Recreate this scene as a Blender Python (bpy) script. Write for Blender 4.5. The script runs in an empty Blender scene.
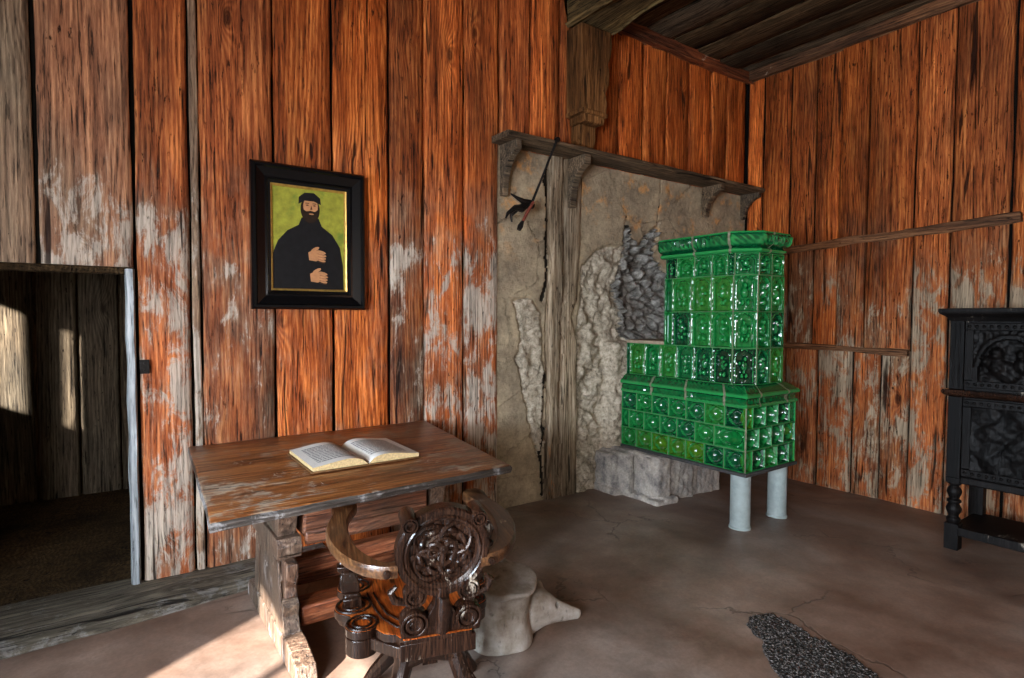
import bpy, math, random
import numpy as np
from mathutils import Vector, Matrix, noise

random.seed(7)
COL = bpy.context.scene.collection
PI = math.pi

# ------------------------------------------------------------------ helpers
def fz(x):                       # the clay floor falls a little towards the right wall
    return -0.14 * min(1.0, max(0.0, (x + 2.6) / 2.6))

def fbm(x, y, z, o=4, h=0.8):
    return noise.fractal(Vector((x, y, z)), h, 2.1, o)

class MB:
    """collects faces and links them as one mesh object"""
    def __init__(s):
        s.v = []; s.f = []; s.m = []; s.a = []
        s.mat = 0; s.att = (0.5, 0.0, 0.5); s.M = None
    def vert(s, p):
        p = Vector(p)
        if s.M is not None: p = s.M @ p
        s.v.append((p.x, p.y, p.z)); return len(s.v) - 1
    def face(s, ids, mat=None, att=None):
        s.f.append(tuple(ids)); s.m.append(s.mat if mat is None else mat)
        s.a.append(s.att if att is None else att)
    def box(s, x0, x1, y0, y1, z0, z1):
        i = [s.vert((x, y, z)) for z in (z0, z1) for y in (y0, y1) for x in (x0, x1)]
        for q in ((0, 2, 3, 1), (4, 5, 7, 6), (0, 1, 5, 4), (2, 6, 7, 3), (0, 4, 6, 2), (1, 3, 7, 5)):
            s.face([i[k] for k in q])
    def prism(s, pts, t0, t1, frame=None):
        """pts 2-D counter-clockwise outline, extruded along the third axis of frame(u, v, t) -> point"""
        fr = frame or (lambda u, v, t: (u, v, t))
        a = [s.vert(fr(u, v, t0)) for u, v in pts]
        b = [s.vert(fr(u, v, t1)) for u, v in pts]
        n = len(pts)
        s.face(a[::-1]); s.face(b)
        for k in range(n):
            s.face((a[k], a[(k + 1) % n], b[(k + 1) % n], b[k]))
    def loft(s, rings, closed=True, caps=True):
        R = [[s.vert(p) for p in r] for r in rings]
        n = len(R[0])
        for a, b in zip(R[:-1], R[1:]):
            for k in range(n if closed else n - 1):
                s.face((a[k], a[(k + 1) % n], b[(k + 1) % n], b[k]))
        if caps:
            s.face(R[0][::-1]); s.face(R[-1])
    def lathe(s, prof, seg=24, c=(0, 0, 0), axis='z', caps=True):
        rings = []
        for r, h in prof:
            ring = []
            for k in range(seg):
                a = 2 * PI * k / seg
                p = (r * math.cos(a), r * math.sin(a), h)
                if axis == 'y': p = (p[0], h, -p[1])
                if axis == 'x': p = (h, p[0], p[1])
                ring.append((p[0] + c[0], p[1] + c[1], p[2] + c[2]))
            rings.append(ring)
        s.loft(rings, True, caps)
    def tube(s, pts, rad, seg=10, closed=False, squash=None):
        P = [Vector(p) for p in pts]; n = len(P)
        if not hasattr(rad, '__len__'): rad = [rad] * n
        rings = []; up = None
        for i in range(n):
            if closed: t = P[(i + 1) % n] - P[i - 1]
            else: t = P[min(i + 1, n - 1)] - P[max(i - 1, 0)]
            t.normalize()
            if up is None:
                up = Vector((0, 0, 1)) if abs(t.z) < .9 else Vector((0, 1, 0))
            a = t.cross(up).normalized(); up = a.cross(t).normalized()
            if squash: a = t.cross(Vector(squash)).normalized(); up = a.cross(t).normalized()
            rings.append([P[i] + (a * math.cos(2 * PI * k / seg) + up * math.sin(2 * PI * k / seg)) * rad[i] for k in range(seg)])
        if closed: rings.append(rings[0])
        s.loft(rings, True, not closed)
    def grid(s, fn, nu, nv, att=None, matfn=None):
        I = [[s.vert(fn(i / nu, j / nv)) for j in range(nv + 1)] for i in range(nu + 1)]
        for i in range(nu):
            for j in range(nv):
                s.face((I[i][j], I[i + 1][j], I[i + 1][j + 1], I[i][j + 1]),
                       matfn(i, j) if matfn else None, att)
    def build(s, name, mats, parent=None, smooth=35, bevel=0, bseg=2):
        me = bpy.data.meshes.new(name)
        me.from_pydata(s.v, [], s.f)
        for m in (mats if isinstance(mats, (list, tuple)) else [mats]): me.materials.append(m)
        me.polygons.foreach_set('material_index', s.m)
        at = me.attributes.new('bdata', 'FLOAT_VECTOR', 'FACE')
        at.data.foreach_set('vector', [c for a in s.a for c in a])
        me.validate(); me.update()
        if smooth:
            me.polygons.foreach_set('use_smooth', [True] * len(me.polygons))
            me.set_sharp_from_angle(angle=math.radians(smooth))
        o = bpy.data.objects.new(name, me); COL.objects.link(o)
        if parent: o.parent = parent
        if bevel:
            b = o.modifiers.new('bevel', 'BEVEL'); b.width = bevel; b.segments = bseg
            b.limit_method = 'ANGLE'; b.angle_limit = math.radians(40)
        return o

def empty(name, loc, rz=0):
    o = bpy.data.objects.new(name, None); COL.objects.link(o)
    o.location = loc; o.rotation_euler = (0, 0, rz); o.empty_display_size = .1
    return o
def tag(o, label, cat, group=None):
    o['label'] = label; o['category'] = cat
    if group: o['group'] = group
    return o
def struct(o, label=None):
    o['kind'] = 'structure'
    if label: o['label'] = label
    return o

def surface_nets(sdf, lo, hi, h):
    lo = np.array(lo, float); n = np.ceil((np.array(hi) - lo) / h).astype(int) + 1
    ax = [lo[k] + h * np.arange(n[k]) for k in range(3)]
    X, Y, Z = np.meshgrid(*ax, indexing='ij')
    D = sdf(X, Y, Z)
    ins = D < 0
    cnt = np.zeros(np.array(D.shape) - 1); acc = np.zeros(cnt.shape + (3,))
    cor = [(i, j, k) for i in (0, 1) for j in (0, 1) for k in (0, 1)]
    S = lambda A, c: A[c[0]:A.shape[0] - 1 + c[0], c[1]:A.shape[1] - 1 + c[1], c[2]:A.shape[2] - 1 + c[2]]
    for a in cor:
        for ax_ in range(3):
            if a[ax_]: continue
            b = list(a); b[ax_] = 1; b = tuple(b)
            da, db = S(D, a), S(D, b)
            cr = (da < 0) != (db < 0)
            t = np.where(cr, da / np.where(cr, da - db, 1), 0)
            p = np.zeros(cnt.shape + (3,)); p[...] = a; p[..., ax_] += t
            acc += np.where(cr[..., None], p, 0); cnt += cr
    m = cnt > 0
    idx = -np.ones(cnt.shape, int); idx[m] = np.arange(m.sum())
    cells = np.argwhere(m)
    V = lo + h * (cells + acc[m] / cnt[m][:, None])
    F = []
    for ax_ in range(3):
        o1, o2 = [k for k in range(3) if k != ax_]
        A = ins; sl = [slice(None)] * 3; sl[ax_] = slice(0, -1); a = A[tuple(sl)]
        sl[ax_] = slice(1, None); b = A[tuple(sl)]
        for e in np.argwhere(a != b):
            if e[o1] == 0 or e[o2] == 0: continue
            if e[o1] >= cnt.shape[o1] or e[o2] >= cnt.shape[o2] or e[ax_] >= cnt.shape[ax_]: continue
            q = []
            for d1, d2 in ((0, 0), (1, 0), (1, 1), (0, 1)):
                c = e.copy(); c[o1] -= d1; c[o2] -= d2; q.append(int(idx[tuple(c)]))
            if min(q) < 0: continue
            flip = a[tuple(e)]
            if ax_ == 1: flip = not flip
            F.append(q if not flip else q[::-1])
    return V, F

def poly_sd(px, pz, poly):
    """signed distance (negative inside) of arrays to a polygon"""
    P = np.array(poly, float); n = len(P)
    d = np.full(px.shape, 1e9); inside = np.zeros(px.shape, bool)
    for i in range(n):
        a = P[i]; b = P[(i + 1) % n]; e = b - a
        wx, wz = px - a[0], pz - a[1]
        t = np.clip((wx * e[0] + wz * e[1]) / (e @ e), 0, 1)
        d = np.minimum(d, np.hypot(wx - t * e[0], wz - t * e[1]))
        c = ((a[1] > pz) != (b[1] > pz))
        xi = a[0] + (pz - a[1]) / (e[1] if abs(e[1]) > 1e-9 else 1e-9) * e[0]
        inside ^= c & (px < xi)
    return np.where(inside, -d, d)

# ------------------------------------------------------------------ node helpers
class NT:
    def __init__(s, name):
        s.mat = bpy.data.materials.new(name); s.mat.use_nodes = True
        s.t = s.mat.node_tree; s.t.nodes.clear()
        s.out = s.t.nodes.new('ShaderNodeOutputMaterial')
        s.b = s.t.nodes.new('ShaderNodeBsdfPrincipled')
        s.t.links.new(s.b.outputs[0], s.out.inputs[0])
    def set(s, sock, v):
        if v is None: return
        if hasattr(v, 'is_linked'): s.t.links.new(v, sock)
        elif sock.type == 'RGBA' and hasattr(v, '__len__') and len(v) == 3: sock.default_value = (*v, 1)
        else: sock.default_value = v
    def math(s, op, a, b=None, clamp=False):
        n = s.t.nodes.new('ShaderNodeMath'); n.operation = op; n.use_clamp = clamp
        s.set(n.inputs[0], a); s.set(n.inputs[1], b); return n.outputs[0]
    def add(s, a, b): return s.math('ADD', a, b)
    def mul(s, a, b): return s.math('MULTIPLY', a, b)
    def vec(s, op, a, b=None):
        n = s.t.nodes.new('ShaderNodeVectorMath'); n.operation = op
        s.set(n.inputs[0], a); s.set(n.inputs[1], b)
        return n.outputs['Value'] if op in ('LENGTH', 'DISTANCE', 'DOT_PRODUCT') else n.outputs[0]
    def mix(s, f, a, b, mode='MIX'):
        n = s.t.nodes.new('ShaderNodeMix'); n.data_type = 'RGBA'; n.blend_type = mode
        s.set(n.inputs[0], f); s.set(n.inputs[6], a); s.set(n.inputs[7], b); return n.outputs[2]
    def noise(s, v, sc, det=4, ro=.55, dist=0):
        n = s.t.nodes.new('ShaderNodeTexNoise'); s.set(n.inputs['Vector'], v)
        n.inputs['Scale'].default_value = sc; n.inputs['Detail'].default_value = det
        n.inputs['Roughness'].default_value = ro; n.inputs['Distortion'].default_value = dist
        return n.outputs[0]
    def voro(s, v, sc, feat='F1'):
        n = s.t.nodes.new('ShaderNodeTexVoronoi'); n.feature = feat; s.set(n.inputs['Vector'], v)
        n.inputs['Scale'].default_value = sc; return n.outputs['Distance']
    def ramp(s, f, stops):
        n = s.t.nodes.new('ShaderNodeValToRGB'); s.set(n.inputs[0], f)
        while len(n.color_ramp.elements) < len(stops): n.color_ramp.elements.new(.5)
        for e, (p, c) in zip(n.color_ramp.elements, stops):
            e.position = p; e.color = (*c, 1) if hasattr(c, '__len__') else (c, c, c, 1)
        return n.outputs[0]
    def smooth(s, f, a, b, lo=0., hi=1.):
        n = s.t.nodes.new('ShaderNodeMapRange'); n.interpolation_type = 'SMOOTHSTEP'
        s.set(n.inputs[0], f); s.set(n.inputs[1], a); s.set(n.inputs[2], b)
        n.inputs[3].default_value = lo; n.inputs[4].default_value = hi; return n.outputs[0]
    def coord(s, k='Object'):
        return s.t.nodes.new('ShaderNodeTexCoord').outputs[k]
    def attr(s, name='bdata'):
        n = s.t.nodes.new('ShaderNodeAttribute'); n.attribute_name = name
        x = s.t.nodes.new('ShaderNodeSeparateXYZ'); s.t.links.new(n.outputs['Vector'], x.inputs[0])
        return x.outputs
    def sep(s, v):
        x = s.t.nodes.new('ShaderNodeSeparateXYZ'); s.set(x.inputs[0], v); return x.outputs
    def comb(s, x, y, z):
        n = s.t.nodes.new('ShaderNodeCombineXYZ')
        for k, q in enumerate((x, y, z)): s.set(n.inputs[k], q)
        return n.outputs[0]
    def bump(s, h, strength=.5, dist=.01, normal=None):
        n = s.t.nodes.new('ShaderNodeBump'); n.inputs['Strength'].default_value = strength
        n.inputs['Distance'].default_value = dist; s.set(n.inputs['Height'], h)
        if normal is not None: s.set(n.inputs['Normal'], normal)
        return n.outputs[0]
    def done(s, col, rough=.6, bump=None, spec=.5, metal=0, coat=0, coat_rough=.1):
        s.set(s.b.inputs['Base Color'], col); s.set(s.b.inputs['Roughness'], rough)
        s.set(s.b.inputs['Specular IOR Level'], spec); s.set(s.b.inputs['Metallic'], metal)
        s.set(s.b.inputs['Coat Weight'], coat); s.b.inputs['Coat Roughness'].default_value = coat_rough
        if bump is not None: s.set(s.b.inputs['Normal'], bump)
        return s.mat

def wood(name, axis='z', dark=(.05, .015, .005), mid=(.3, .08, .02), light=(.5, .17, .05),
         worn=(.5, .42, .33), grey=(.22, .19, .14), lowc=1., zlo=None, zhi=None, rough=.55, spec=.4,
         bump=.5, bdist=.006, scale=1., coat=0., cross='x', zfade=None, knots=1., pits=1.):
    t = NT(name); P = t.coord(); a = t.attr()
    rnd, gr, we = a[0], a[1], a[2]
    P2 = t.vec('ADD', P, t.comb(t.mul(rnd, 13.7), t.mul(rnd, 7.1), t.mul(rnd, 31.3)))
    long = {'x': (.06, 1, 1), 'y': (1, .06, 1), 'z': (1, 1, .06)}[axis]
    longm = {'x': (.3, 1, 1), 'y': (1, .3, 1), 'z': (1, 1, .3)}[axis]
    Ps = t.vec('MULTIPLY', P2, tuple(l * scale for l in long))
    Pm = t.vec('MULTIPLY', P2, tuple(l * scale for l in longm))
    fine = t.noise(Ps, 62, 7, .74)
    med = t.noise(Ps, 19, 5, .65, .3)
    kv = t.vec('MULTIPLY', P2, tuple(l ** .3 * scale for l in long))
    kd = t.voro(kv, 2.6)
    warp = t.noise(t.vec('MULTIPLY', P2, tuple(l ** .8 * scale for l in long)), 3.0, 2, .5)
    kn = t.smooth(t.add(kd, t.mul(fine, .05)), .125, .06)
    ringc = t.add(t.mul(t.sep(P2)['XYZ'.index(cross.upper())], 230. * scale), t.add(t.mul(warp, 60.), t.mul(t.math('POWER', 2.718, t.mul(kd, -8.)), 42.)))
    ring = t.add(t.mul(t.math('SINE', ringc), .5), .5)
    val = t.add(t.add(t.mul(fine, .85), t.mul(med, .55)), t.mul(t.mul(ring, med), .20))
    line = t.smooth(t.noise(Ps, 88, 4, .6, .3), .56, .64)
    val = t.add(val, t.mul(line, -.17))
    col = t.ramp(val, [(.50, dark), (.74, mid), (.96, light)])
    low = t.noise(Pm, 1.6, 5, .65)
    col = t.mix(1, col, t.ramp(low, [(.32, .26), (.48, .92), (.68, 1.6)]), 'MULTIPLY')
    tone = t.add(.75, t.mul(rnd, .5))
    col = t.mix(1, col, t.comb(tone, tone, tone), 'MULTIPLY')
    lum = t.ramp(val, [(.52, tuple(c * .12 for c in grey)), (.80, grey), (1.0, tuple(min(1, c * 2.0) for c in grey))])
    z = t.sep(P)[2]
    wlow = t.noise(t.vec('MULTIPLY', P2, (1, 1, .75)), 2.3, 4, .6)
    wn = t.add(t.add(t.mul(t.noise(t.vec('MULTIPLY', P2, (1, 1, .42) if axis == 'z' else (1, 1, 1)), 9, 8, .72, .5), .62), t.mul(wlow, .42)), t.mul(fine, .22))
    thr = t.add(.90, t.mul(we, -.36))
    gro = gr
    if zlo is not None:       # hands, furniture and damp have rubbed the lower boards
        band = t.math('MULTIPLY', t.smooth(z, zlo[0], zlo[1]), t.smooth(z, zhi[0], zhi[1], 1, 0))
        thr = t.add(thr, t.mul(t.math('SUBTRACT', 1, band), .36))
        gro = t.math('MAXIMUM', gr, t.mul(t.mul(band, t.smooth(wlow, .42, .62)), t.mul(we, .62)))
    col = t.mix(gro, col, lum)
    film = 0. if zlo is None else t.mul(t.smooth(wn, t.add(thr, -.16), t.add(thr, .05)), t.smooth(fine, .38, .62))
    if zlo is not None: col = t.mix(t.mul(film, .28), col, t.mix(1, worn, (.85, .72, .6), 'MULTIPLY'))
    wm = t.smooth(wn, thr, t.add(thr, .07))
    wcol = t.mix(1, worn, t.ramp(val, [(.5, .3), (.85, 1.15)]), 'MULTIPLY')
    col = t.mix(t.mul(wm, .88), col, wcol)
    if zfade:                 # soot on the upper boards
        sf = t.mul(t.smooth(t.add(z, t.mul(t.noise(Pm, 1.7, 4, .6), 1.5)), zfade[0], zfade[1]), zfade[2])
        col = t.mix(sf, col, t.mix(1, col, (.20, .13, .09), 'MULTIPLY'))
    pit = t.mul(t.smooth(t.noise(t.vec('MULTIPLY', P2, tuple(l ** .45 * scale for l in long)), 42, 4, .65), .62, .68), pits)
    pit = t.mul(pit, t.smooth(t.noise(Pm, 3.1, 3, .6), .42, .6))
    crack = t.mul(t.smooth(t.noise(Ps, 17, 3, .55, .8), .64, .69), pits)
    hole = t.math('MAXIMUM', pit, crack)
    col = t.mix(t.mul(hole, .88), col, tuple(c * .3 for c in dark))
    col = t.mix(t.mul(kn, .8 * knots), col, tuple(c * 1.2 for c in dark))
    h = t.add(t.add(t.mul(val, 1.), t.mul(wm, -.25)), t.mul(hole, -.9))
    return t.done(col, t.add(rough, t.mul(wm, .2)), t.bump(h, bump, bdist), spec, 0, coat, .25)

def plainmat(name, c, rough=.5, spec=.5, var=.25, sc=20, bump=.2, metal=0, coat=0, det=5, dirt=None):
    t = NT(name); P = t.coord()
    n = t.noise(P, sc, det, .6)
    col = t.mix(1, c, t.ramp(n, [(.3, 1 - var), (.7, 1 + var)]), 'MULTIPLY')
    if dirt: col = t.mix(t.smooth(t.noise(P, sc * .35, 6, .7), .52, .7), col, dirt)
    return t.done(col, rough, t.bump(n, bump, .004), spec, metal, coat)

# ------------------------------------------------------------------ materials
M_back = wood('wall boards', 'z', (.022, .0035, .001), (.37, .075, .012), (.80, .25, .055), worn=(.55, .46, .37), grey=(.27, .22, .15),
              zlo=(-.5, .0), zhi=(2.0, 3.0), rough=.6, spec=.16, bump=1., bdist=.010)
M_right = wood('right wall boards', 'z', (.02, .004, .001), (.35, .072, .011), (.70, .22, .045), worn=(.40, .31, .21), grey=(.24, .17, .10),
               zlo=(-.8, -.3), zhi=(1.8, 2.9), rough=.6, spec=.14, bump=1., bdist=.010, cross='y')
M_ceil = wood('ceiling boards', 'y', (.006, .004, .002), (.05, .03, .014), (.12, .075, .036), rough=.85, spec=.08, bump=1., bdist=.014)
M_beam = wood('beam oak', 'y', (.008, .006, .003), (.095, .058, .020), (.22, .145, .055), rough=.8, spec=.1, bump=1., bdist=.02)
M_corbel = wood('corbel oak', 'z', (.015, .007, .003), (.17, .070, .02), (.34, .16, .055), rough=.75, spec=.12, bump=1., bdist=.015)
M_post = wood('post oak', 'z', (.028, .018, .010), (.30, .21, .13), (.60, .47, .33), rough=.8, spec=.1, bump=1., bdist=.02, worn=(.42, .16, .05))
M_shelf = wood('shelf wood', 'x', (.010, .006, .003), (.095, .052, .024), (.24, .14, .07), rough=.7, spec=.2, bump=.9, bdist=.01, cross='y')
M_trim = wood('trim wood', 'x', (.016, .004, .0015), (.17, .036, .009), (.36, .10, .025), rough=.6, spec=.15, bump=.9, bdist=.01, cross='z')
M_raily = wood('rail wood', 'y', (.014, .005, .002), (.14, .05, .016), (.3, .13, .05), rough=.6, spec=.2, bump=.9, bdist=.01, cross='z')
M_sill = wood('sill oak', 'x', (.02, .012, .007), (.06, .042, .028), (.16, .12, .085), rough=.75, spec=.2, bump=1., bdist=.015, cross='z', worn=(.22, .20, .18))
M_jamb = wood('jamb pale paint', 'z', (.06, .06, .06), (.30, .32, .33), (.5, .51, .51), rough=.6, spec=.3, bump=.6)
M_table = wood('table walnut', 'x', (.022, .005, .0015), (.25, .075, .016), (.52, .22, .06), worn=(.40, .31, .22), rough=.36, spec=.4, bump=.5, bdist=.004, cross='y', coat=.08, scale=1.2)
M_tedge = wood('table dark edge', 'x', (.006, .005, .004), (.03, .023, .019), (.085, .07, .06), worn=(.30, .28, .27), rough=.4, spec=.5, bump=.8, bdist=.008, cross='z', scale=1.6)
M_tleg = wood('table support wood', 'z', (.018, .008, .005), (.10, .046, .026), (.25, .15, .10), worn=(.40, .35, .33), rough=.42, spec=.45, bump=.9, bdist=.008, cross='y', scale=1.6)
M_rail = wood('table rail wood', 'x', (.022, .005, .002), (.21, .055, .018), (.44, .16, .07), rough=.42, spec=.45, bump=.8, bdist=.006, cross='z', scale=1.5)
M_chair = wood('chair dark wood', 'z', (.004, .002, .0015), (.017, .007, .004), (.04, .018, .010), rough=.24, spec=.34, bump=.25, bdist=.003, scale=2, coat=.08, pits=.5, knots=.3)
M_seat = wood('sunlit seat wood', 'y', (.02, .004, .001), (.46, .085, .010), (.78, .22, .035), rough=.34, spec=.4, bump=.4, bdist=.003, scale=2, coat=.1)  # sun glow put into the seat-top colour; the sides use dark chair wood
M_arm = wood('chair arm wood', 'y', (.012, .005, .002), (.075, .030, .011), (.19, .09, .035), rough=.3, spec=.5, bump=.35, bdist=.003, scale=2, coat=.15)
M_cab = wood('cabinet black oak', 'z', (.0015, .0015, .0015), (.004, .0032, .003), (.011, .009, .0085), rough=.5, spec=.13, bump=.5, bdist=.004, cross='y', scale=1.5, pits=.6)
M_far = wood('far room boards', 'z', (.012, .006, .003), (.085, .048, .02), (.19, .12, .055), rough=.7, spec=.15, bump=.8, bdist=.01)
M_dark = plainmat('black backing', (.006, .005, .004), .95, .05, .3, 20, .2)  # near-black backing seen through the gaps between boards
M_frame = plainmat('ebony frame', (.0025, .0025, .003), .26, .25, .2, 30, .02, coat=.12)
M_gilt = plainmat('gilt lip', (.55, .33, .08), .35, .5, .3, 40, .1, metal=.6)
M_iron = plainmat('black iron', (.014, .012, .011), .45, .5, .4, 60, .3, metal=.6)
M_rust = plainmat('rusty iron', (.16, .035, .02), .6, .4, .4, 60, .3)
M_cream = plainmat('page paper', (.84, .82, .76), .8, .2, .06, 60, .05)
M_edge = plainmat('page edges', (.55, .40, .2), .8, .2, .3, 120, .3)
M_leather = plainmat('book leather', (.16, .08, .03), .6, .3, .3, 40, .2)
M_skin = plainmat('painted skin', (.5, .23, .1), .5, .3, .15, 30, 0)
M_robe = plainmat('painted black robe', (.006, .006, .007), .5, .3, .4, 25, 0)
M_hair = plainmat('painted dark brown', (.02, .010, .005), .5, .3, .4, 40, 0)
M_line = plainmat('painted line', (.10, .035, .015), .5, .3, .2, 40, 0)
M_ground = plainmat('painted green ground', (.30, .29, .035), .5, .3, .3, 22, 0, dirt=(.16, .22, .03))
M_bowl_rim = plainmat('grout', (.17, .17, .11), .7, .3, .4, 40, .3)
M_leg = plainmat('stove leg grey', (.33, .40, .40), .5, .35, .18, 14, .2)
M_slab = plainmat('stove slab', (.05, .05, .05), .6, .3, .4, 30, .4)
M_ledge = plainmat('stove ledge stone', (.30, .23, .16), .8, .2, .3, 20, .4)
M_scratch = plainmat('pale scratch', (.48, .42, .36), .7, .2, .3, 80, 0)

def mat_glaze():
    t = NT('green tile glaze'); P = t.coord(); a = t.attr()
    n = t.noise(P, 28, 5, .65); n2 = t.noise(P, 90, 3, .5)
    base = t.ramp(a[0], [(0, (.0008, .025, .010)), (.3, (.0015, .07, .024)), (.65, (.004, .135, .026)), (1, (.05, .14, .004))])
    col = t.mix(1, base, t.ramp(n, [(.3, .45), (.6, 1.1), (.8, 1.6)]), 'MULTIPLY')
    geo = t.t.nodes.new('ShaderNodeNewGeometry').outputs['Pointiness']
    col = t.mix(t.smooth(geo, .505, .56), col, (.02, .24, .06))
    return t.done(col, .13, t.bump(t.add(n, t.mul(n2, .3)), .16, .004), .5, 0, .25, .08)
M_glaze = mat_glaze()

def mat_plaster():
    t = NT('old plaster'); P = t.coord(); a = t.attr('region')
    n = t.noise(P, 2.4, 7, .65); f = t.noise(P, 26, 8, .75); f2 = t.noise(P, 90, 4, .7)
    pl = t.ramp(n, [(.3, (.17, .13, .09)), (.5, (.36, .28, .185)), (.7, (.54, .42, .27))])
    z = t.sep(P)[2]
    pl = t.mix(t.mul(t.smooth(t.noise(P, 5, 6, .7), .52, .68), t.smooth(z, 1.9, 2.6)), pl, (.60, .31, .12))  # warm light on the upper plaster, put into its colour in patches
    pl = t.mix(1, pl, t.ramp(f, [(.25, .6), (.6, 1.15)]), 'MULTIPLY')
    mo = t.ramp(f, [(.3, (.09, .072, .052)), (.5, (.42, .35, .26)), (.7, (.70, .60, .47))])
    st = t.ramp(t.noise(P, 13, 6, .7), [(.3, (.04, .037, .034)), (.5, (.21, .195, .17)), (.72, (.48, .45, .41))])
    col = t.mix(t.smooth(a[0], .2, .3), pl, mo)
    col = t.mix(t.smooth(a[0], .7, .8), col, st)
    col = t.mix(t.smooth(a[1], .4, .6), col, (.02, .016, .012))
    cr = t.smooth(t.voro(t.vec('ADD', P, t.mul(f, .2)), 1.6, 'DISTANCE_TO_EDGE'), .006, .0)
    h = t.add(t.mul(f, 1.0), t.add(t.mul(f2, .25), t.mul(cr, -.3)))
    cr = t.mul(cr, t.smooth(t.noise(P, 1.1, 2, .5), .5, .6))
    col = t.mix(t.mul(cr, .4), col, (.06, .045, .03))
    return t.done(col, .9, t.bump(h, 1., .016), .12)
M_plaster = mat_plaster()

def mat_floor():
    t = NT('clay floor'); P = t.coord()
    n = t.noise(P, 1.3, 7, .62, .3); m = t.noise(P, 6, 6, .65); f = t.noise(P, 60, 5, .7)
    col = t.ramp(n, [(.3, (.13, .078, .055)), (.5, (.225, .165, .132)), (.68, (.32, .26, .22))])
    red_bounce = t.smooth(t.noise(t.vec('ADD', P, (3.1, 1.7, 0)), .55, 4, .55), .44, .58)  # reddish bounce light put into the clay colour in broad patches
    col = t.mix(t.mul(red_bounce, .6), col, t.mix(1, col, (1.0, .80, .68), 'MULTIPLY'))
    col = t.mix(1, col, t.ramp(m, [(.3, .75), (.7, 1.2)]), 'MULTIPLY')
    col = t.mix(1, col, t.ramp(f, [(.3, .85), (.7, 1.12)]), 'MULTIPLY')
    d = t.vec('ADD', P, t.mul(t.noise(P, 2, 5, .6), .7))
    cr = t.mul(t.smooth(t.voro(d, .95, 'DISTANCE_TO_EDGE'), .010, .002), t.smooth(t.noise(P, .8, 2, .5), .46, .56))
    col = t.mix(t.mul(cr, .6), col, (.06, .045, .035))
    h = t.add(t.add(t.mul(m, .7), t.mul(f, .15)), t.mul(cr, -.5))
    return t.done(col, t.ramp(m, [(.3, .42), (.7, .62)]), t.bump(h, .35, .01), .4)
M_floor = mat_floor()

def mat_patch():
    t = NT('pebble patch'); P = t.coord()
    v = t.voro(P, 85); n = t.noise(P, 30, 4, .6)
    col = t.ramp(n, [(.3, (.07, .06, .055)), (.55, (.14, .122, .112)), (.75, (.27, .24, .22))])
    col = t.mix(t.smooth(v, .35, .6), col, (.02, .018, .016))
    return t.done(col, .7, t.bump(t.math('SUBTRACT', 1, v), .9, .012), .3)
M_patch = mat_patch()

def mat_stone(name, a, b, c, sc=9):
    t = NT(name); P = t.coord()
    n = t.noise(P, sc, 7, .68); f = t.noise(P, sc * 7, 5, .7)
    col = t.ramp(n, [(.32, a), (.5, b), (.68, c)])
    col = t.mix(1, col, t.ramp(f, [(.3, .7), (.7, 1.2)]), 'MULTIPLY')
    return t.done(col, .85, t.bump(t.add(n, t.mul(f, .3)), .7, .012), .2)
M_stone = mat_stone('plinth stone', (.12, .115, .115), (.34, .31, .28), (.52, .47, .40))

def mat_bone():
    t = NT('grey whale bone'); P = t.coord()
    n = t.noise(P, 7, 6, .65); f = t.noise(t.vec('MULTIPLY', P, (1, 1, .35)), 55, 5, .7)
    col = t.ramp(n, [(.3, (.11, .08, .05)), (.5, (.27, .24, .205)), (.7, (.43, .41, .38))])
    pit = t.smooth(f, .57, .70)
    col = t.mix(t.mul(pit, .6), col, (.07, .055, .04))
    return t.done(col, .6, t.bump(t.add(t.mul(n, .6), t.mul(pit, -.6)), .5, .008), .35)
M_bone = mat_bone()

def mat_text():
    t = NT('printed text'); P = t.coord('UV'); x = t.sep(P)
    row = t.math('FRACT', t.mul(x[1], 15)); rowid = t.math('FLOOR', t.mul(x[1], 15))
    ink = t.noise(t.comb(t.mul(x[0], 38), rowid, 0), 1, 2, .6)
    on = t.mul(t.mul(t.smooth(row, .2, .3), t.smooth(row, .75, .65)), t.smooth(ink, .40, .50))
    return t.done(t.mix(t.mul(on, .8), (.74, .72, .67), (.04, .04, .045)), .8, None, .2)
M_text = mat_text()

# ------------------------------------------------------------------ the room
def board_wall(name, spans, fr, mat, label=None, thick=.035):
    """spans: (u0, u1, z0, z1, grey, wear); fr(u, d, z) -> point, d = distance in front of the wall plane"""
    mb = MB(); rng = random.Random(sum(map(ord, name)))
    for (u0, u1, z0, z1, g, w) in spans:
        r = rng.random(); off = rng.uniform(-.007, .009); mb.att = (r, g, w)
        n = max(6, int((z1 - z0) / .07)); gap = rng.choice((.006, .009, .013, .018)) if u1 - u0 > .1 else .002; bv = rng.uniform(.010, .02) if u1 - u0 > .1 else .006
        sd = r * 100; rings = []
        cup = rng.uniform(-.006, .006)
        for k in range(n + 1):
            z = z0 + (z1 - z0) * k / n
            wl = .008 * noise.noise(Vector((sd, z * 1.6, 0))) + .004 * noise.noise(Vector((sd, z * 8, 5)))
            wr = .008 * noise.noise(Vector((sd + 9, z * 1.6, 0))) + .004 * noise.noise(Vector((sd + 9, z * 8, 5)))
            a = u0 + gap + wl; b = u1 - gap + wr; d = off + .006 * noise.noise(Vector((sd, z * .9, 9)))
            m = [(a, -thick), (a, d - bv), (a + bv, d)]
            for q in (.25, .5, .75):
                m.append((a + (b - a) * q, d + cup * (1 - (2 * q - 1) ** 2) + .004 * noise.noise(Vector((sd + q * 3, z * 2.5, 2)))))
            m += [(b - bv, d), (b, d - bv), (b, -thick)]
            rings.append([fr(u, dd, z) for u, dd in m])
        mb.loft(rings, True, True)
    o = mb.build(name, mat, smooth=50)
    struct(o, label)
    return o

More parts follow.
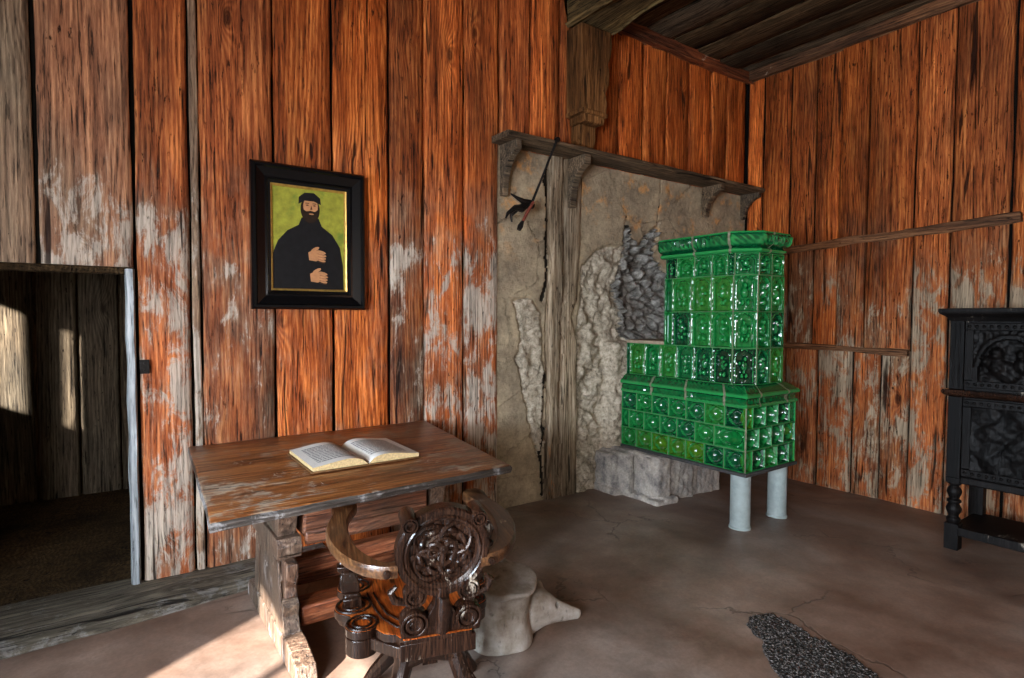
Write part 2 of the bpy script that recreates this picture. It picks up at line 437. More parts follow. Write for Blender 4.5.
frB = lambda u, d, z: (u, -d, z)
ZT = 4.36
spans = []
e = [-8.25, -7.75, -7.35, -6.98]
for a, b in zip(e[:-1], e[1:]): spans.append((a, b, -.05, ZT, .6, .4))
for a, b, g, w in ((-6.98, -6.64, .8, .5), (-6.64, -6.31, .85, .35), (-6.31, -5.885, .55, .95), (-5.885, -5.60, .15, .75)):
    spans.append((a, b, 1.87 if a < -5.9 else -.03, ZT, g, w))
spans[-1] = (-5.885, -5.60, -.03, ZT, .12, .85)
spans.append((-5.60, -5.555, -.03, ZT, .75, .9))
for a, b, g, w in ((-5.555, -5.13, .12, .66), (-5.13, -4.754, .03, .55), (-4.754, -4.34, .0, .5), (-4.34, -4.07, .05, .72),
                   (-4.07, -3.73, .05, .75), (-3.73, -3.40, .05, .8)):
    spans.append((a, b, -.03, ZT, g, w))
for a, b, g in ((-3.40, -3.08, .1), (-3.08, -2.77, .05), (-2.77, -2.40, .05), (-2.40, -2.05, 0), (-2.05, -1.70, 0), (-1.70, -1.374, 0), (-1.374, -1.015, .0),
                (-1.015, -.647, 0), (-.647, -.36, 0), (-.36, .0, 0)):
    spans.append((a, b, 2.98, ZT, g, .0))
board_wall('wall_back', spans, frB, M_back)
# dark studs and wall behind the boards
mb = MB(); mb.box(-8.3, -6.98, .036, .10, -.2, 4.45); mb.box(-6.98, -5.9, .036, .10, 1.875, 4.45); mb.box(-5.9, .1, .3, .36, -.2, 4.45)
mb.box(-5.9, -3.42, .036, .10, -.2, 4.45); mb.box(-3.42, .1, .036, .10, 3.02, 4.45)
struct(mb.build('wall_behind_boards', M_dark))

# right wall
frR = lambda u, d, z: (-d, u, z)
yy = [.0, -.207, -.519, -.787, -1.037, -1.297, -1.694, -1.983, -2.383, -2.75, -3.1, -3.5, -3.85, -4.3, -4.7, -5.1, -5.6, -6.1]
sp = []
rg = random.Random(4)
for k, (a, b) in enumerate(zip(yy[1:], yy[:-1])):
    if a > -1.75 and k > 1:
        sp.append((a, b, 1.29, ZT, rg.random() * .12, .7))
    else:
        sp.append((a, b, -.2, ZT, rg.random() * .15, .85))
lo = [-.519, -.86, -1.21, -1.46, -1.70]
for a, b in zip(lo[1:], lo[:-1]): sp.append((a, b, -.2, 1.286, rg.random() * .2, .8))
board_wall('wall_right', sp, frR, M_right)
mb = MB(); mb.box(.036, .1, -6.2, .3, -.3, 4.45); struct(mb.build('wall_behind_right_boards', M_dark))

def rough_bar(name, p0, p1, w, h, mat, wob=.01, n=40, att=(.5, .1, .4)):
    """a hand-hewn bar from p0 to p1; w across the horizontal normal, h vertical"""
    mb = MB(); mb.att = att; p0 = Vector(p0); p1 = Vector(p1); d = (p1 - p0); L = d.length; d.normalize()
    side = Vector((0, 0, 1)).cross(d).normalized(); up = d.cross(side)
    rings = []; sd = L * 3.3 + p0.x
    for k in range(n + 1):
        c = p0 + d * (L * k / n); ring = []
        for j, (a, b) in enumerate(((-1, -1), (1, -1), (1, 1), (-1, 1))):
            for (ea, eb) in (((.82, 1), (1, .82)) if a * b > 0 else ((1, .82), (.82, 1))):
                q = 1 + wob / max(w, h) * 4 * noise.noise(Vector((sd + j, k * L / n * 3.0, 1.)))
                ring.append(c + side * (a * ea * w / 2 * q) + up * (b * eb * h / 2 * q))
        rings.append(ring)
    mb.loft(rings, True, True)
    return mb.build(name, mat, smooth=40)

struct(rough_bar('trim_1', (-2.30, -.03, 4.295), (-.0, -.03, 4.295), .07, .125, M_trim), 'reddish wooden moulding where the board wall meets the ceiling')
struct(rough_bar('trim_2', (-.035, -.0, 4.30), (-.035, -6.0, 4.30), .07, .11, M_raily), 'dark moulding along the top of the right wall')
struct(rough_bar('trim_3', (-.04, -.40, 2.31), (-.04, -2.47, 2.405), .07, .075, M_raily, .012), 'upper wooden rail across the right wall')
struct(rough_bar('trim_4', (-.035, -.40, 1.305), (-.035, -1.70, 1.272), .06, .06, M_raily, .01), 'lower short wooden rail across the right wall')

# ceiling: heavy boards running from the back wall towards the viewer
mb = MB(); rg = random.Random(11); x = .05
edges = [.05, -.25, -.61, -.98, -1.34, -1.75, -2.2]
while edges[-1] > -8.3: edges.append(edges[-1] - rg.uniform(.3, .48))
for a, b in zip(edges[1:], edges[:-1]):
    mb.att = (rg.random(), .3 * rg.random(), 0); t0 = rg.uniform(-.03, .012); rings = []; sd = a * 7
    for k in range(60):
        y = .1 - 6.3 * k / 59; w = .012 * noise.noise(Vector((sd, y * 1.8, 0))); q = .008 * noise.noise(Vector((sd, y * 1.3, 4)))
        zz = ZT + t0 + q
        rings.append([(a + .006 + w, y, zz + .012), (a + .02 + w, y, zz), ((a + b) / 2, y, zz - .006), (b - .02 + w, y, zz), (b - .006 + w, y, zz + .012), (b - .006, y, ZT + .09), (a + .006, y, ZT + .09)])
    mb.loft(rings, True, True)
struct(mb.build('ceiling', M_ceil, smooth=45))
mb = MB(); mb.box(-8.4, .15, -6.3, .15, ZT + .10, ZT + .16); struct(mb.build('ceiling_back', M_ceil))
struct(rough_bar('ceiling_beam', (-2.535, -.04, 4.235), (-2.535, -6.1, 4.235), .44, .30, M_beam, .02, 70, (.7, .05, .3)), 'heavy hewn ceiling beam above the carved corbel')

# corbel under the beam
mb = MB(); mb.att = (.5, .0, .3)
cp = [(-2.70, 4.085), (-2.70, 3.36), (-2.66, 3.33), (-2.66, 3.27), (-2.43, 3.27), (-2.42, 3.33), (-2.40, 3.37), (-2.39, 3.46), (-2.41, 3.55), (-2.375, 3.62), (-2.36, 3.72),
      (-2.385, 3.80), (-2.35, 3.88), (-2.335, 3.98), (-2.35, 4.085)]
mb.prism(cp, -.20, .0, lambda u, v, t: (u, t, v))
mb.prism([(-2.64, 3.27), (-2.64, 3.14), (-2.60, 3.06), (-2.48, 3.06), (-2.45, 3.14), (-2.45, 3.27)], -.12, .0, lambda u, v, t: (u, t, v))
mb.box(-2.71, -2.40, -.225, -.0, 3.33, 3.37)
struct(mb.build('corbel', M_corbel, bevel=.012), 'weathered wooden corbel carrying the ceiling beam')

# ------------------------------------------------------------------ floor
def gridmesh(name, xs, ys, fn, mat):
    X, Y = np.meshgrid(xs, ys, indexing='ij'); nx, ny = len(xs), len(ys)
    V = [(float(X[i, j]), float(Y[i, j]), fn(float(X[i, j]), float(Y[i, j]))) for i in range(nx) for j in range(ny)]
    me = bpy.data.meshes.new(name)
    F = [(i * ny + j, (i + 1) * ny + j, (i + 1) * ny + j + 1, i * ny + j + 1) for i in range(nx - 1) for j in range(ny - 1)]
    me.from_pydata(V, [], F); me.materials.append(mat); me.polygons.foreach_set('use_smooth', [True] * len(F)); me.update()
    o = bpy.data.objects.new(name, me); COL.objects.link(o); return o
def floor_h(x, y):
    h = fz(x) + .009 * noise.noise(Vector((x * .9, y * .9, 3))) + .004 * noise.noise(Vector((x * 3.1, y * 3.1, 8)))
    return h - .006
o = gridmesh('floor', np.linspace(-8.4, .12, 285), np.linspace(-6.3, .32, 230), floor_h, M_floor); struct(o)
# worn hollow where the screed has gone and the pebble bedding shows
PP = [(-3.25, -2.17), (-3.12, -2.22), (-3.11, -2.33), (-3.14, -2.50), (-3.16, -2.64), (-3.22, -2.80), (-3.36, -3.0), (-3.66, -2.85), (-3.62, -2.60), (-3.55, -2.46), (-3.42, -2.36), (-3.33, -2.22)]
xs = np.arange(-3.72, -3.05, .006); ys = np.arange(-3.05, -2.12, .006)
X, Y = np.meshgrid(xs, ys, indexing='ij'); sd = poly_sd(X, Y, PP)
mb = MB(); ids = {}
for i in range(len(xs)):
    for j in range(len(ys)):
        s_ = sd[i, j] + .02 * noise.noise(Vector((xs[i] * 14, ys[j] * 14, 0)))
        if s_ < .006:
            d = noise.voronoi(Vector((xs[i] * 75, ys[j] * 75, 1.)))[0]
            ids[i, j] = mb.vert((xs[i], ys[j], floor_h(xs[i], ys[j]) + (.012 - .014 * min(1, d[0]) if s_ < -.004 else -.004)))
for (i, j) in list(ids):
    q = [(i, j), (i + 1, j), (i + 1, j + 1), (i, j + 1)]
    if all(k in ids for k in q): mb.face([ids[k] for k in q])
struct(mb.build('floor_patch', M_patch), 'dark pebbly patch where the floor surface is gone')

# sill beam under the back wall and the doorway
mb = MB(); mb.att = (.4, .45, .7); rings = []
for k in range(90):
    x = -8.2 + (8.2 - 4.85) * k / 89; n1 = noise.noise(Vector((x * 2.1, 0, 1))); n2 = noise.noise(Vector((x * 7, 3, 1)))
    dep = max(.10, .40 - .10 * max(0, (x + 6.0)) * 1.1) + .02 * n1
    tz = .055 + .012 * n1 + .004 * n2; bot = -.03
    rings.append([(x, .12, bot), (x, .12, .045), (x, -.06, tz), (x, -dep + .05, tz - .004), (x, -dep + .012 * n2, tz - .03), (x, -dep, bot)])
mb.loft(rings, True, True)
struct(mb.build('baseboard_back', M_sill, smooth=50), 'worn oak sill under the board wall and doorway')

# door surround
dr = empty('door_1', (-5.92, 0, 0)); struct(dr, 'low doorway with pale jamb at left of the board wall')
mb = MB(); mb.att = (.3, 0, .2); rings = []
for k in range(30):
    z = .03 + 1.83 * k / 29; w = .006 * noise.noise(Vector((z * 5, 1, 2)))
    rings.append([(.03, .06, z), (-.016 + w, .06, z), (-.016 + w, .0, z), (-.006 + w, -.022, z), (.022 + w * .5, -.028, z), (.03, -.01, z)])
mb.loft(rings, True, True); mb.build('door_jamb', M_jamb, dr, smooth=40)
mb = MB(); mb.att = (.3, .0, .2); mb.box(-1.06, .03, .0, .10, 1.83, 1.868); mb.build('lintel', M_ceil, dr, bevel=.006)
mb = MB(); mb.box(.045, .092, -.027, -.013, 1.265, 1.345)
for dz in (1.285, 1.325):
    mb.lathe([(.0, -.035), (.005, -.033), (.006, -.026)], 8, (.068, 0, dz), 'y', caps=False)
mb.build('hinge_plate', M_iron, dr, bevel=.003)

# the dark room beyond the doorway
yF = 2.35
spF = []; x = -8.4; rg = random.Random(5)
while x < -4.9:
    w = rg.uniform(.22, .36); spF.append((x, min(x + w, -4.9), -.05, 3.2, .35 + rg.random() * .3, .2)); x += w
board_wall('wall_far_room', spF, lambda u, d, z: (u, yF - d, z), M_far)
spS = [(y0, y0 + .32, -.05, 3.2, .4, .2) for y0 in np.arange(.12, 2.3, .32)]
board_wall('wall_far_room_right', spS, lambda u, d, z: (-5.0 - d, u, z), M_far)
mb = MB(); mb.box(-9.0, -4.9, .1, 2.5, 3.15, 3.22); struct(mb.build('ceiling_far_room', M_beam))
gridmesh('floor_far_room', np.linspace(-9.0, -4.9, 40), np.linspace(.1, 2.5, 26), lambda x, y: .02 + .006 * noise.noise(Vector((x * 2, y * 2, 0))), M_far)
struct(bpy.data.objects['floor_far_room'])
mb = MB()                      # its outer wall with two narrow window slits
zt = 3.2
ycut = [.1, .79, .835, .985, 1.12, 2.5]
for k, (a, b) in enumerate(zip(ycut[:-1], ycut[1:])):
    if k in (1, 3): mb.box(-9.03, -9.0, a, b, -.05, 1.98); mb.box(-9.03, -9.0, a, b, 2.82, zt)
    else: mb.box(-9.03, -9.0, a, b, -.05, zt)
mb.box(-9.06, -8.2, .04, .1, -.05, zt); mb.box(-9.06, -4.9, 2.42, 2.5, -.05, zt); mb.box(-4.98, -4.9, .1, 2.5, -.05, zt)
struct(mb.build('wall_far_room_outer', M_far))

# outer wall on the left (behind the viewer's shoulder) with two windows
mb = MB()
W1 = (-3.5, -2.3, 1.0, 1.74); W2 = (-5.7, -4.3, .95, 2.6)
mb.box(-8.5, -8.3, -2.3, .04, -.2, 4.45); mb.box(-8.5, -8.3, -4.3, -3.5, -.2, 4.45); mb.box(-8.5, -8.3, -6.3, -5.7, -.2, 4.45)
for (y0, y1, z0, z1) in (W1, W2): mb.box(-8.5, -8.3, y0, y1, -.2, z0); mb.box(-8.5, -8.3, y0, y1, z1, 4.45)
struct(mb.build('wall_left', M_plaster))
for k, (y0, y1, z0, z1) in enumerate((W1, W2)):
    mb = MB(); ym = (y0 + y1) / 2; zm = (z0 + z1) / 2
    for q in ((y0, y0 + .05, z0, z1), (y1 - .05, y1, z0, z1), (y0, y1, z0, z0 + .05), (y0, y1, z1 - .05, z1), (ym - .02, ym + .02, z0, z1)):
        mb.box(-8.44, -8.38, *q)
    struct(mb.build('window_%d' % (k + 1), M_beam))
mb = MB(); mb.box(-9.6, -9.4, -8.5, -4.70, -.5, 5.5); struct(mb.build('sun_block_wall', M_stone))     # added unseen wall that blocks sun from the second window
mb = MB(); mb.box(-8.5, -4.2, -6.5, -6.3, -.2, 4.5); mb.box(-4.2, .1, -6.5, -6.3, 3.1, 4.5); struct(mb.build('wall_front', M_plaster))

# ------------------------------------------------------------------ plaster wall with bared masonry
MORT = [(-2.50, 2.02), (-2.28, 2.22), (-1.91, 2.29), (-1.74, 2.25), (-2.0, 1.80), (-1.98, 1.40), (-1.89, 1.32), (-1.97, .99), (-1.99, .41), (-2.05, -.1), (-2.56, -.1), (-2.55, .84), (-2.55, 1.48), (-2.50, 1.75)]
PAT = [(-3.23, 1.72), (-3.08, 1.76), (-2.96, 1.61), (-2.95, 1.31), (-2.91, 1.05), (-2.93, .79), (-2.91, .52), (-2.96, .38), (-3.06, .62), (-3.14, 1.02), (-3.21, 1.23), (-3.15, 1.4)]
CAV = [(-1.91, 2.54), (-1.85, 2.36), (-1.74, 2.3), (-1.45, 2.55), (-1.49, 2.37), (-1.55, 2.18), (-1.29, 2.03), (-1.20, 1.98), (-1.20, 1.36), (-1.93, 1.36), (-1.98, 1.42), (-2.03, 1.76), (-2.1, 1.85), (-1.98, 2.09)]
POST = [(-2.875, 3.02), (-2.87, 2.69), (-2.86, 2.0), (-2.885, 1.74), (-2.90, 1.48), (-2.88, .96), (-2.90, .0), (-2.55, .0), (-2.545, .57), (-2.56, 1.39), (-2.62, 1.60), (-2.55, 1.75), (-2.52, 2.2), (-2.51, 3.02)]
xs = np.arange(-3.42, .03, .0125); zs = np.arange(-.16, 3.02, .0125)
X, Z = np.meshgrid(xs, zs, indexing='ij'); nx, nz = X.shape
nzA = np.zeros_like(X); nzB = np.zeros_like(X); nzC = np.zeros_like(X); vor = np.zeros_like(X); nzD = np.zeros_like(X)
for i in range(nx):
    for j in range(nz):
        p, q = xs[i], zs[j]
        nzA[i, j] = noise.noise(Vector((p * 1.3, q * 1.3, 0))); nzB[i, j] = fbm(p * 6, q * 6, 3, 5, .9)
        nzC[i, j] = noise.noise(Vector((p * 9, q * 9, 7))); nzD[i, j] = noise.noise(Vector((p * 25, q * 25, 2)))
        if p > -2.6 and p < -1.0:
            w = Vector((p * 6.5 + .5 * nzC[i, j], q * 9.5 + .4 * nzD[i, j], 0))
            d = noise.voronoi(w)[0]; vor[i, j] = d[1] - d[0]
wob = .022 * nzC + .012 * nzD
sm = poly_sd(X, Z, MORT) + wob; spt = poly_sd(X, Z, PAT) + wob; sc_ = poly_sd(X, Z, CAV) + wob * 1.2; sp_ = poly_sd(X, Z, POST)
H = .006 * nzA + .003 * nzB
H = np.where(sm < 0, -.014 + .06 * nzB + .028 * nzC + .012 * nzD, H)
H = np.where(spt < 0, .016 + .038 * nzB + .016 * nzC, H)
H = np.where((spt < .013) & (spt > -.004), -.03, H)
H = np.where((np.abs(sm) < .010) & (sp_ > .03), -.03, H)
bul = np.clip((X + 2.22 + .03 * nzC) / .06, 0, 1); bul = bul * bul * (3 - 2 * bul) * np.clip((1.37 - Z + .02 * nzD) / .02, 0, 1) * np.clip((-1.2 - X) / .05, 0, 1)
ston = np.clip(vor * 2.4, 0, 1) ** .6
fill = np.clip(-sc_ / .10, 0, 1)
H = np.where(sc_ < 0, -.03 - .13 * fill + .12 * ston + .035 * nzB + .02 * nzD, H)
H = np.where(np.abs(sc_) < .008, -.06, H)
H = np.where(sp_ < .008, -.07, H)
low = (sm < 0) & (Z < .95)                    # blocks in the lower masonry
H = np.where(low, H + .03 * np.clip(vor * 2, 0, 1) - .02, H)
H = H + .135 * bul
def crackline(pts, w, dep, H):
    P = np.array(pts, float)
    d = np.full(X.shape, 9.)
    for a, b in zip(P[:-1], P[1:]):
        e = b - a; t = np.clip(((X - a[0]) * e[0] + (Z - a[1]) * e[1]) / (e @ e), 0, 1)
        d = np.minimum(d, np.hypot(X - a[0] - t * e[0], Z - a[1] - t * e[1]))
    d = d + .5 * wob
    w = w * np.clip(.35 + 1.3 * np.abs(nzB) + .5 * nzC, .1, 1.6)
    return np.where(d < w, H - dep, H), d < w
dark = ((sp_ < .004) & (sp_ > -.02))
for pts, w in (([(-2.89, 2.86), (-2.885, 2.4), (-2.90, 2.1), (-2.885, 1.9), (-2.95, 1.75)], .030), ([(-1.43, 3.0), (-1.44, 2.77), (-1.50, 2.45)], .008), ([(-2.92, 1.1), (-2.94, .75), (-2.95, .4), (-2.92, .05)], .024), ([(-1.91, 2.56), (-1.93, 2.45)], .012)):
    H, c = crackline(pts, w, .025, H); dark |= c
ss = lambda v, a, b: (lambda q: q * q * (3 - 2 * q))(np.clip((v - a) / (b - a), 0, 1))
mo_ = np.maximum(ss(-sm, -.012, .012), np.maximum(ss(-spt, -.012, .012), bul))
reg = np.maximum(.5 * mo_, ss(-sc_, -.012, .012))
dk = np.where(dark, 1., 0.)
me_at = []
mb = MB(); I = np.arange(nx * nz).reshape(nx, nz)
mb.v = [(float(xs[i]), float(.012 - H[i, j]), float(zs[j])) for i in range(nx) for j in range(nz)]
for i in range(nx - 1):
    for j in range(nz - 1):
        mb.face((int(I[i, j]), int(I[i + 1, j]), int(I[i + 1, j + 1]), int(I[i, j + 1])))
po = mb.build('wall_back_plaster', M_plaster, smooth=180)
pa = po.data.attributes.new('region', 'FLOAT_VECTOR', 'POINT')
pa.data.foreach_set('vector', np.stack([reg, dk, 0 * reg], -1).ravel())
struct(po, 'crumbling plaster and bared masonry behind the stove')
# timber post standing in the plaster
mb = MB(); mb.att = (.45, .1, .45); rings = []
for k in range(140):
    z = -.02 + 3.0 * k / 139
    l = np.interp(z, [0, .96, 1.48, 1.74, 2.0, 2.69, 3.0], [-2.895, -2.88, -2.90, -2.885, -2.86, -2.87, -2.875]); r = np.interp(z, [0, .57, 1.39, 1.60, 1.75, 2.2, 3.0], [-2.55, -2.545, -2.56, -2.63, -2.55, -2.52, -2.51])
    l += .008 * noise.noise(Vector((z * 6, 0, 0))); r += .010 * noise.noise(Vector((z * 6, 5, 0)))
    ring = [(l, .08, z)]
    for q in range(15):
        u = q / 14; x = l + (r - l) * u
        dep = .018 + .010 * noise.noise(Vector((x * 14, z * 1.2, 2))) + .008 * noise.noise(Vector((x * 40, z * 1.5, 5)))
        if q in (0, 14): dep -= .02
        cx = .42 + .13 * noise.noise(Vector((z * .9, 3, 3)))
        if abs(u - cx) < .05: dep -= .03
        ring.append((x, -dep, z))
    ring.append((r, .08, z)); rings.append(ring)
mb.loft(rings, True, True)
struct(mb.build('wall_post', M_post, smooth=60), 'cracked timber post set in the plaster')

# ------------------------------------------------------------------ wall shelf
sh = tag(empty('wall_shelf', (-1.78, 0, 2.98)), 'long weathered wooden wall shelf on carved brackets above the green stove', 'shelf')
mb = MB(); mb.att = (.55, .15, .4); rings = []
for k in range(90):
    x = -1.70 + 3.46 * k / 89
    w = .005 * noise.noise(Vector((x * 4, 0, 0))); v = .004 * noise.noise(Vector((x * 9, 2, 0)))
    rings.append([(x, -.002, .0 + w), (x, -.235, .002 + w), (x, -.257 + v, .018 + w), (x, -.255 + v, .04 + w), (x, -.24, .05 + w), (x, -.002, .052 + w)])
mb.loft(rings, True, True)
mb.build('shelf_board', M_shelf, sh, smooth=40)
brp = [(-.235, .0), (-.002, .0), (-.002, -.37), (-.05, -.37), (-.058, -.29), (-.075, -.22), (-.105, -.16), (-.15, -.11), (-.20, -.08), (-.235, -.07)]
for xb, sc, wd in ((-1.59, 1.1, .055), (-.87, 1.15, .07), (1.02, .85, .065), (1.70, .75, .05)):
    mb = MB(); mb.att = (random.random(), .25, .4)
    mb.prism([(u, v * sc) for u, v in brp], xb - wd / 2, xb + wd / 2, lambda u, v, t: (t, u, v))
    mb.build('bracket', M_shelf, sh, bevel=.006)

# ------------------------------------------------------------------ iron rush-light holder hanging from the shelf
ir = tag(empty('iron_light_holder', (-3.02, -.262, 2.97)), 'black wrought iron light holder hanging from the shelf edge on a slanted rod', 'light holder')
mb = MB()
a = Vector((.012, -.002, .07)); b = Vector((-.17, .1, -.455))
mb.tube([a + Vector((0, .03, .0)), a, a.lerp(b, .1), a.lerp(b, .5), b], [.009, .013, .011, .009, .012], 8)
mb.lathe([(.0, 0), (.022, .004), (.022, .03), (.0, .034)], 10, (a.x, a.y - .012, a.z - .01), 'y')
mb.build('rod', M_iron, ir)
mb = MB()
mb.lathe([(.0, -.03), (.034, -.025), (.04, 0), (.034, .025), (.0, .03)], 12, b - Vector((.02, .0, .015)), 'x')
mb.tube([b, b + Vector((-.09, -.01, -.0)), b + Vector((-.15, -.01, .02)), b + Vector((-.21, 0, .05))], [.026, .024, .015, .006], 8)
mb.tube([b + Vector((-.05, 0, -.01)), b + Vector((-.12, -.02, -.06)), b + Vector((-.18, -.02, -.06)), b + Vector((-.25, -.02, -.11)), b + Vector((-.27, -.02, -.15))], [.03, .034, .024, .014, .006], 8)
mb.tube([b + Vector((-.14, 0, -.06)), b + Vector((-.2, .01, -.12)), b + Vector((-.19, .01, -.17))], [.02, .014, .007], 8)
mb.build('jaws', M_iron, ir)
mb = MB()
mb.tube([b + Vector((-.02, -.05, -.0)), b + Vector((-.09, -.05, -.1)), b + Vector((-.14, -.05, -.19))], [.012, .014, .012], 8)
mb.build('socket', M_rust, ir)
mb = MB()
mb.tube([b + Vector((-.128, -.05, -.165)), b + Vector((-.15, -.05, -.205)), b + Vector((-.165, -.05, -.235))], [.013, .024, .018], 8)
mb.build('cup', M_iron, ir)

# ------------------------------------------------------------------ framed portrait
pf = tag(empty('framed_portrait', (-4.92, -.02, 2.10)), 'black framed portrait of a dark-robed bearded person on a green ground above the table', 'picture')
W_, H_ = .365, .46
prof = [(0, .0), (0, .045), (.012, .060), (.026, .060), (.034, .048), (.085, .030), (.098, .034), (.104, .026), (.122, .022), (.122, .006)]
mb = MB()
R = []
for (sx, sz) in ((-1, -1), (1, -1), (1, 1), (-1, 1)):
    R.append([(sx * (W_ - d), -h, sz * (H_ - d)) for d, h in prof])
R.append(R[0]); mb.loft(R, False, False)
mb.build('frame', M_frame, pf, smooth=25)
mb = MB(); prof = [(.118, .016), (.122, .024), (.130, .020), (.136, .010)]; R = []
for (sx, sz) in ((-1, -1), (1, -1), (1, 1), (-1, 1)): R.append([(sx * (W_ - d), -h, sz * (H_ - d)) for d, h in prof])
R.append(R[0]); mb.loft(R, False, False); mb.build('gilt_lip', M_gilt, pf, smooth=25)
mb = MB(); mb.mat = 0
w, h = W_ - .128, H_ - .128
mb.box(-w, w, -.010, .016, -h, h)
def flat(pts, lay, mat):
    mb.mat = mat; y = -.010 - .0006 * lay
    pts = [(max(-w, min(w, x)), max(-h, min(h, z))) for x, z in pts]
    mb.face([mb.vert((x, y, z)) for x, z in pts])
def ell(cx, cz, rx, rz, n=28, rot=0):
    return [(cx + rx * math.cos(2 * PI * k / n) * math.cos(rot) - rz * math.sin(2 * PI * k / n) * math.sin(rot), cz + rx * math.cos(2 * PI * k / n) * math.sin(rot) + rz * math.sin(2 * PI * k / n) * math.cos(rot)) for k in range(n)]
flat([(-.23, -h), (-.23, -.10), (-.20, -.02), (-.14, .05), (-.07, .09), (-.05, .14), (.06, .14), (.08, .09), (.15, .04), (.20, -.04), (.22, -.16), (.225, -h)], 1, 2)
flat(ell(.005, .195, .062, .088), 2, 4)              # hair and beard
flat(ell(.008, .215, .047, .066), 3, 3)              # face
flat([(-.045, .196), (-.04, .15), (-.01, .115), (.03, .118), (.056, .15), (.056, .2), (.035, .182), (.01, .188), (-.02, .182)], 4, 4)
flat([(-.07, .225), (-.068, .27), (-.03, .302), (.03, .304), (.07, .275), (.074, .232), (.03, .25), (-.03, .25)], 5, 2)   # cap
flat(ell(.012, .166, .016, .0045), 6, 3)
for ex in (-.014, .032):
    flat(ell(ex, .222, .009, .0045), 6, 5); flat([(ex - .013, .232), (ex + .013, .232), (ex + .012, .237), (ex - .012, .237)], 6, 5)
flat([(.012, .222), (.019, .195), (.004, .195)], 6, 5)
def hand(cx, cz, s):                                  # folded hands, fingers lying side by side
    flat([(cx - .045, cz - .03), (cx - .05, cz + .02), (cx - .02, cz + .036), (cx + .03 * s, cz + .03), (cx + .03, cz - .02), (cx, cz - .036)], 3, 3)
    for k in range(4):
        flat(ell(cx + .035, cz + .026 - .018 * k, .034 - .003 * abs(k - 1), .0095, 14, -.25), 4 + k % 2, 3)
        flat([(cx + .01, cz + .016 - .018 * k), (cx + .058, cz + .006 - .018 * k), (cx + .058, cz + .004 - .018 * k), (cx + .01, cz + .014 - .018 * k)], 6, 5)
    flat(ell(cx - .005, cz + .043, .03, .011, 14, .5), 5, 3)
hand(.04, -.105, 1); hand(.05, -.245, 1)
mb.build('canvas', [M_ground, M_ground, M_robe, M_skin, M_hair, M_line], pf, smooth=0)

# ------------------------------------------------------------------ table
ZT_ = .82
tb = tag(empty('writing_table', (-4.95, -.75, 0)), 'old brown wooden trestle table with scratched top against the board wall', 'table')
TX, TY = 4.95, .75
mb = MB(); mb.att = (.5, .05, .70)
Cn = {'BL': (-5.645, -.03), 'FL': (-5.725, -1.52), 'FR': (-4.30, -1.47), 'BR': (-4.085, -.03)}
n = 48; top = []; bot = []
def tt(u, v):
    a = Vector(Cn['BL']).lerp(Vector(Cn['BR']), u); b = Vector(Cn['FL']).lerp(Vector(Cn['FR']), u); p = a.lerp(b, v)
    return p
def edge_pts():
    pts = []
    for k in range(n): pts.append((k / n, 1.))
    for k in range(20): pts.append((1., 1 - k / 20))
    for k in range(n): pts.append((1 - k / n, 0.))
    for k in range(20): pts.append((0., k / 20))
    return pts
ep = edge_pts(); ring = []
for i, (u, v) in enumerate(ep):
    p = tt(u, v); q = tt(.5, .5); d = (p - q).normalized()
    wv = .008 * noise.noise(Vector((p.x * 6, p.y * 6, 0))) + .004 * noise.noise(Vector((p.x * 22, p.y * 22, 0)))
    if v == 0: wv = min(wv, 0)
    ring.append((p, d, wv))
prof = [(-.03, -.042), (-.006, -.040), (.0, -.026), (.001, -.014), (-.007, -.003), (-.016, 0)]
mb.loft([[(p.x + TX + d.x * (wv + a), p.y + TY + d.y * (wv + a), ZT_ + b + (.003 * noise.noise(Vector((p.x * 5, p.y * 5, 2))) if b == 0 else 0)) for p, d, wv in ring] for a, b in prof])
for q in range(len(mb.f)):                             # dark worn edge all round, plain top
    if len(mb.f[q]) == 4 and q < 4 * len(ring): mb.m[q] = 2
mb.mat = 1                                             # knife scratches and a long seam along the front board
def scratch(p, q, wd=.003):
    p = Vector(p); q = Vector(q); d = (q - p).normalized(); s = Vector((-d.y, d.x)) * wd; z = ZT_ + .0036
    mb.face([mb.vert((a.x + TX, a.y + TY, z)) for a in (p - s, q - s * .3, q + s * .3, p + s)])
rs = random.Random(3)
prev = None
for k in range(26):
    u = .05 + .9 * k / 25; p = tt(u, .70 + .006 * rs.uniform(-1, 1))
    if prev is not None and rs.random() < .8: scratch(prev, p, .0034)
    prev = p
for (u0, v0, m) in ((.19, .66, 16), (.60, .61, 16), (.50, .66, 8), (.3, .86, 5), (.15, .88, 5), (.72, .8, 6), (.12, .42, 6)):
    for k in range(m):
        c = tt(u0 + .008 * k * rs.uniform(.7, 1.3) , v0 + rs.uniform(-.03, .03)); an = rs.uniform(-.9, 2.2)
        scratch(c, c + Vector((math.cos(an), math.sin(an))) * rs.uniform(.015, .05), .0028)
for k in range(5): scratch(tt(.04 + .05 * k, .93 + .008 * rs.uniform(-1, 1)), tt(.16 + .05 * k, .93 + .008 * rs.uniform(-1, 1)), .0045)
mb.build('tabletop', [M_table, M_scratch, M_tedge], tb, smooth=40)
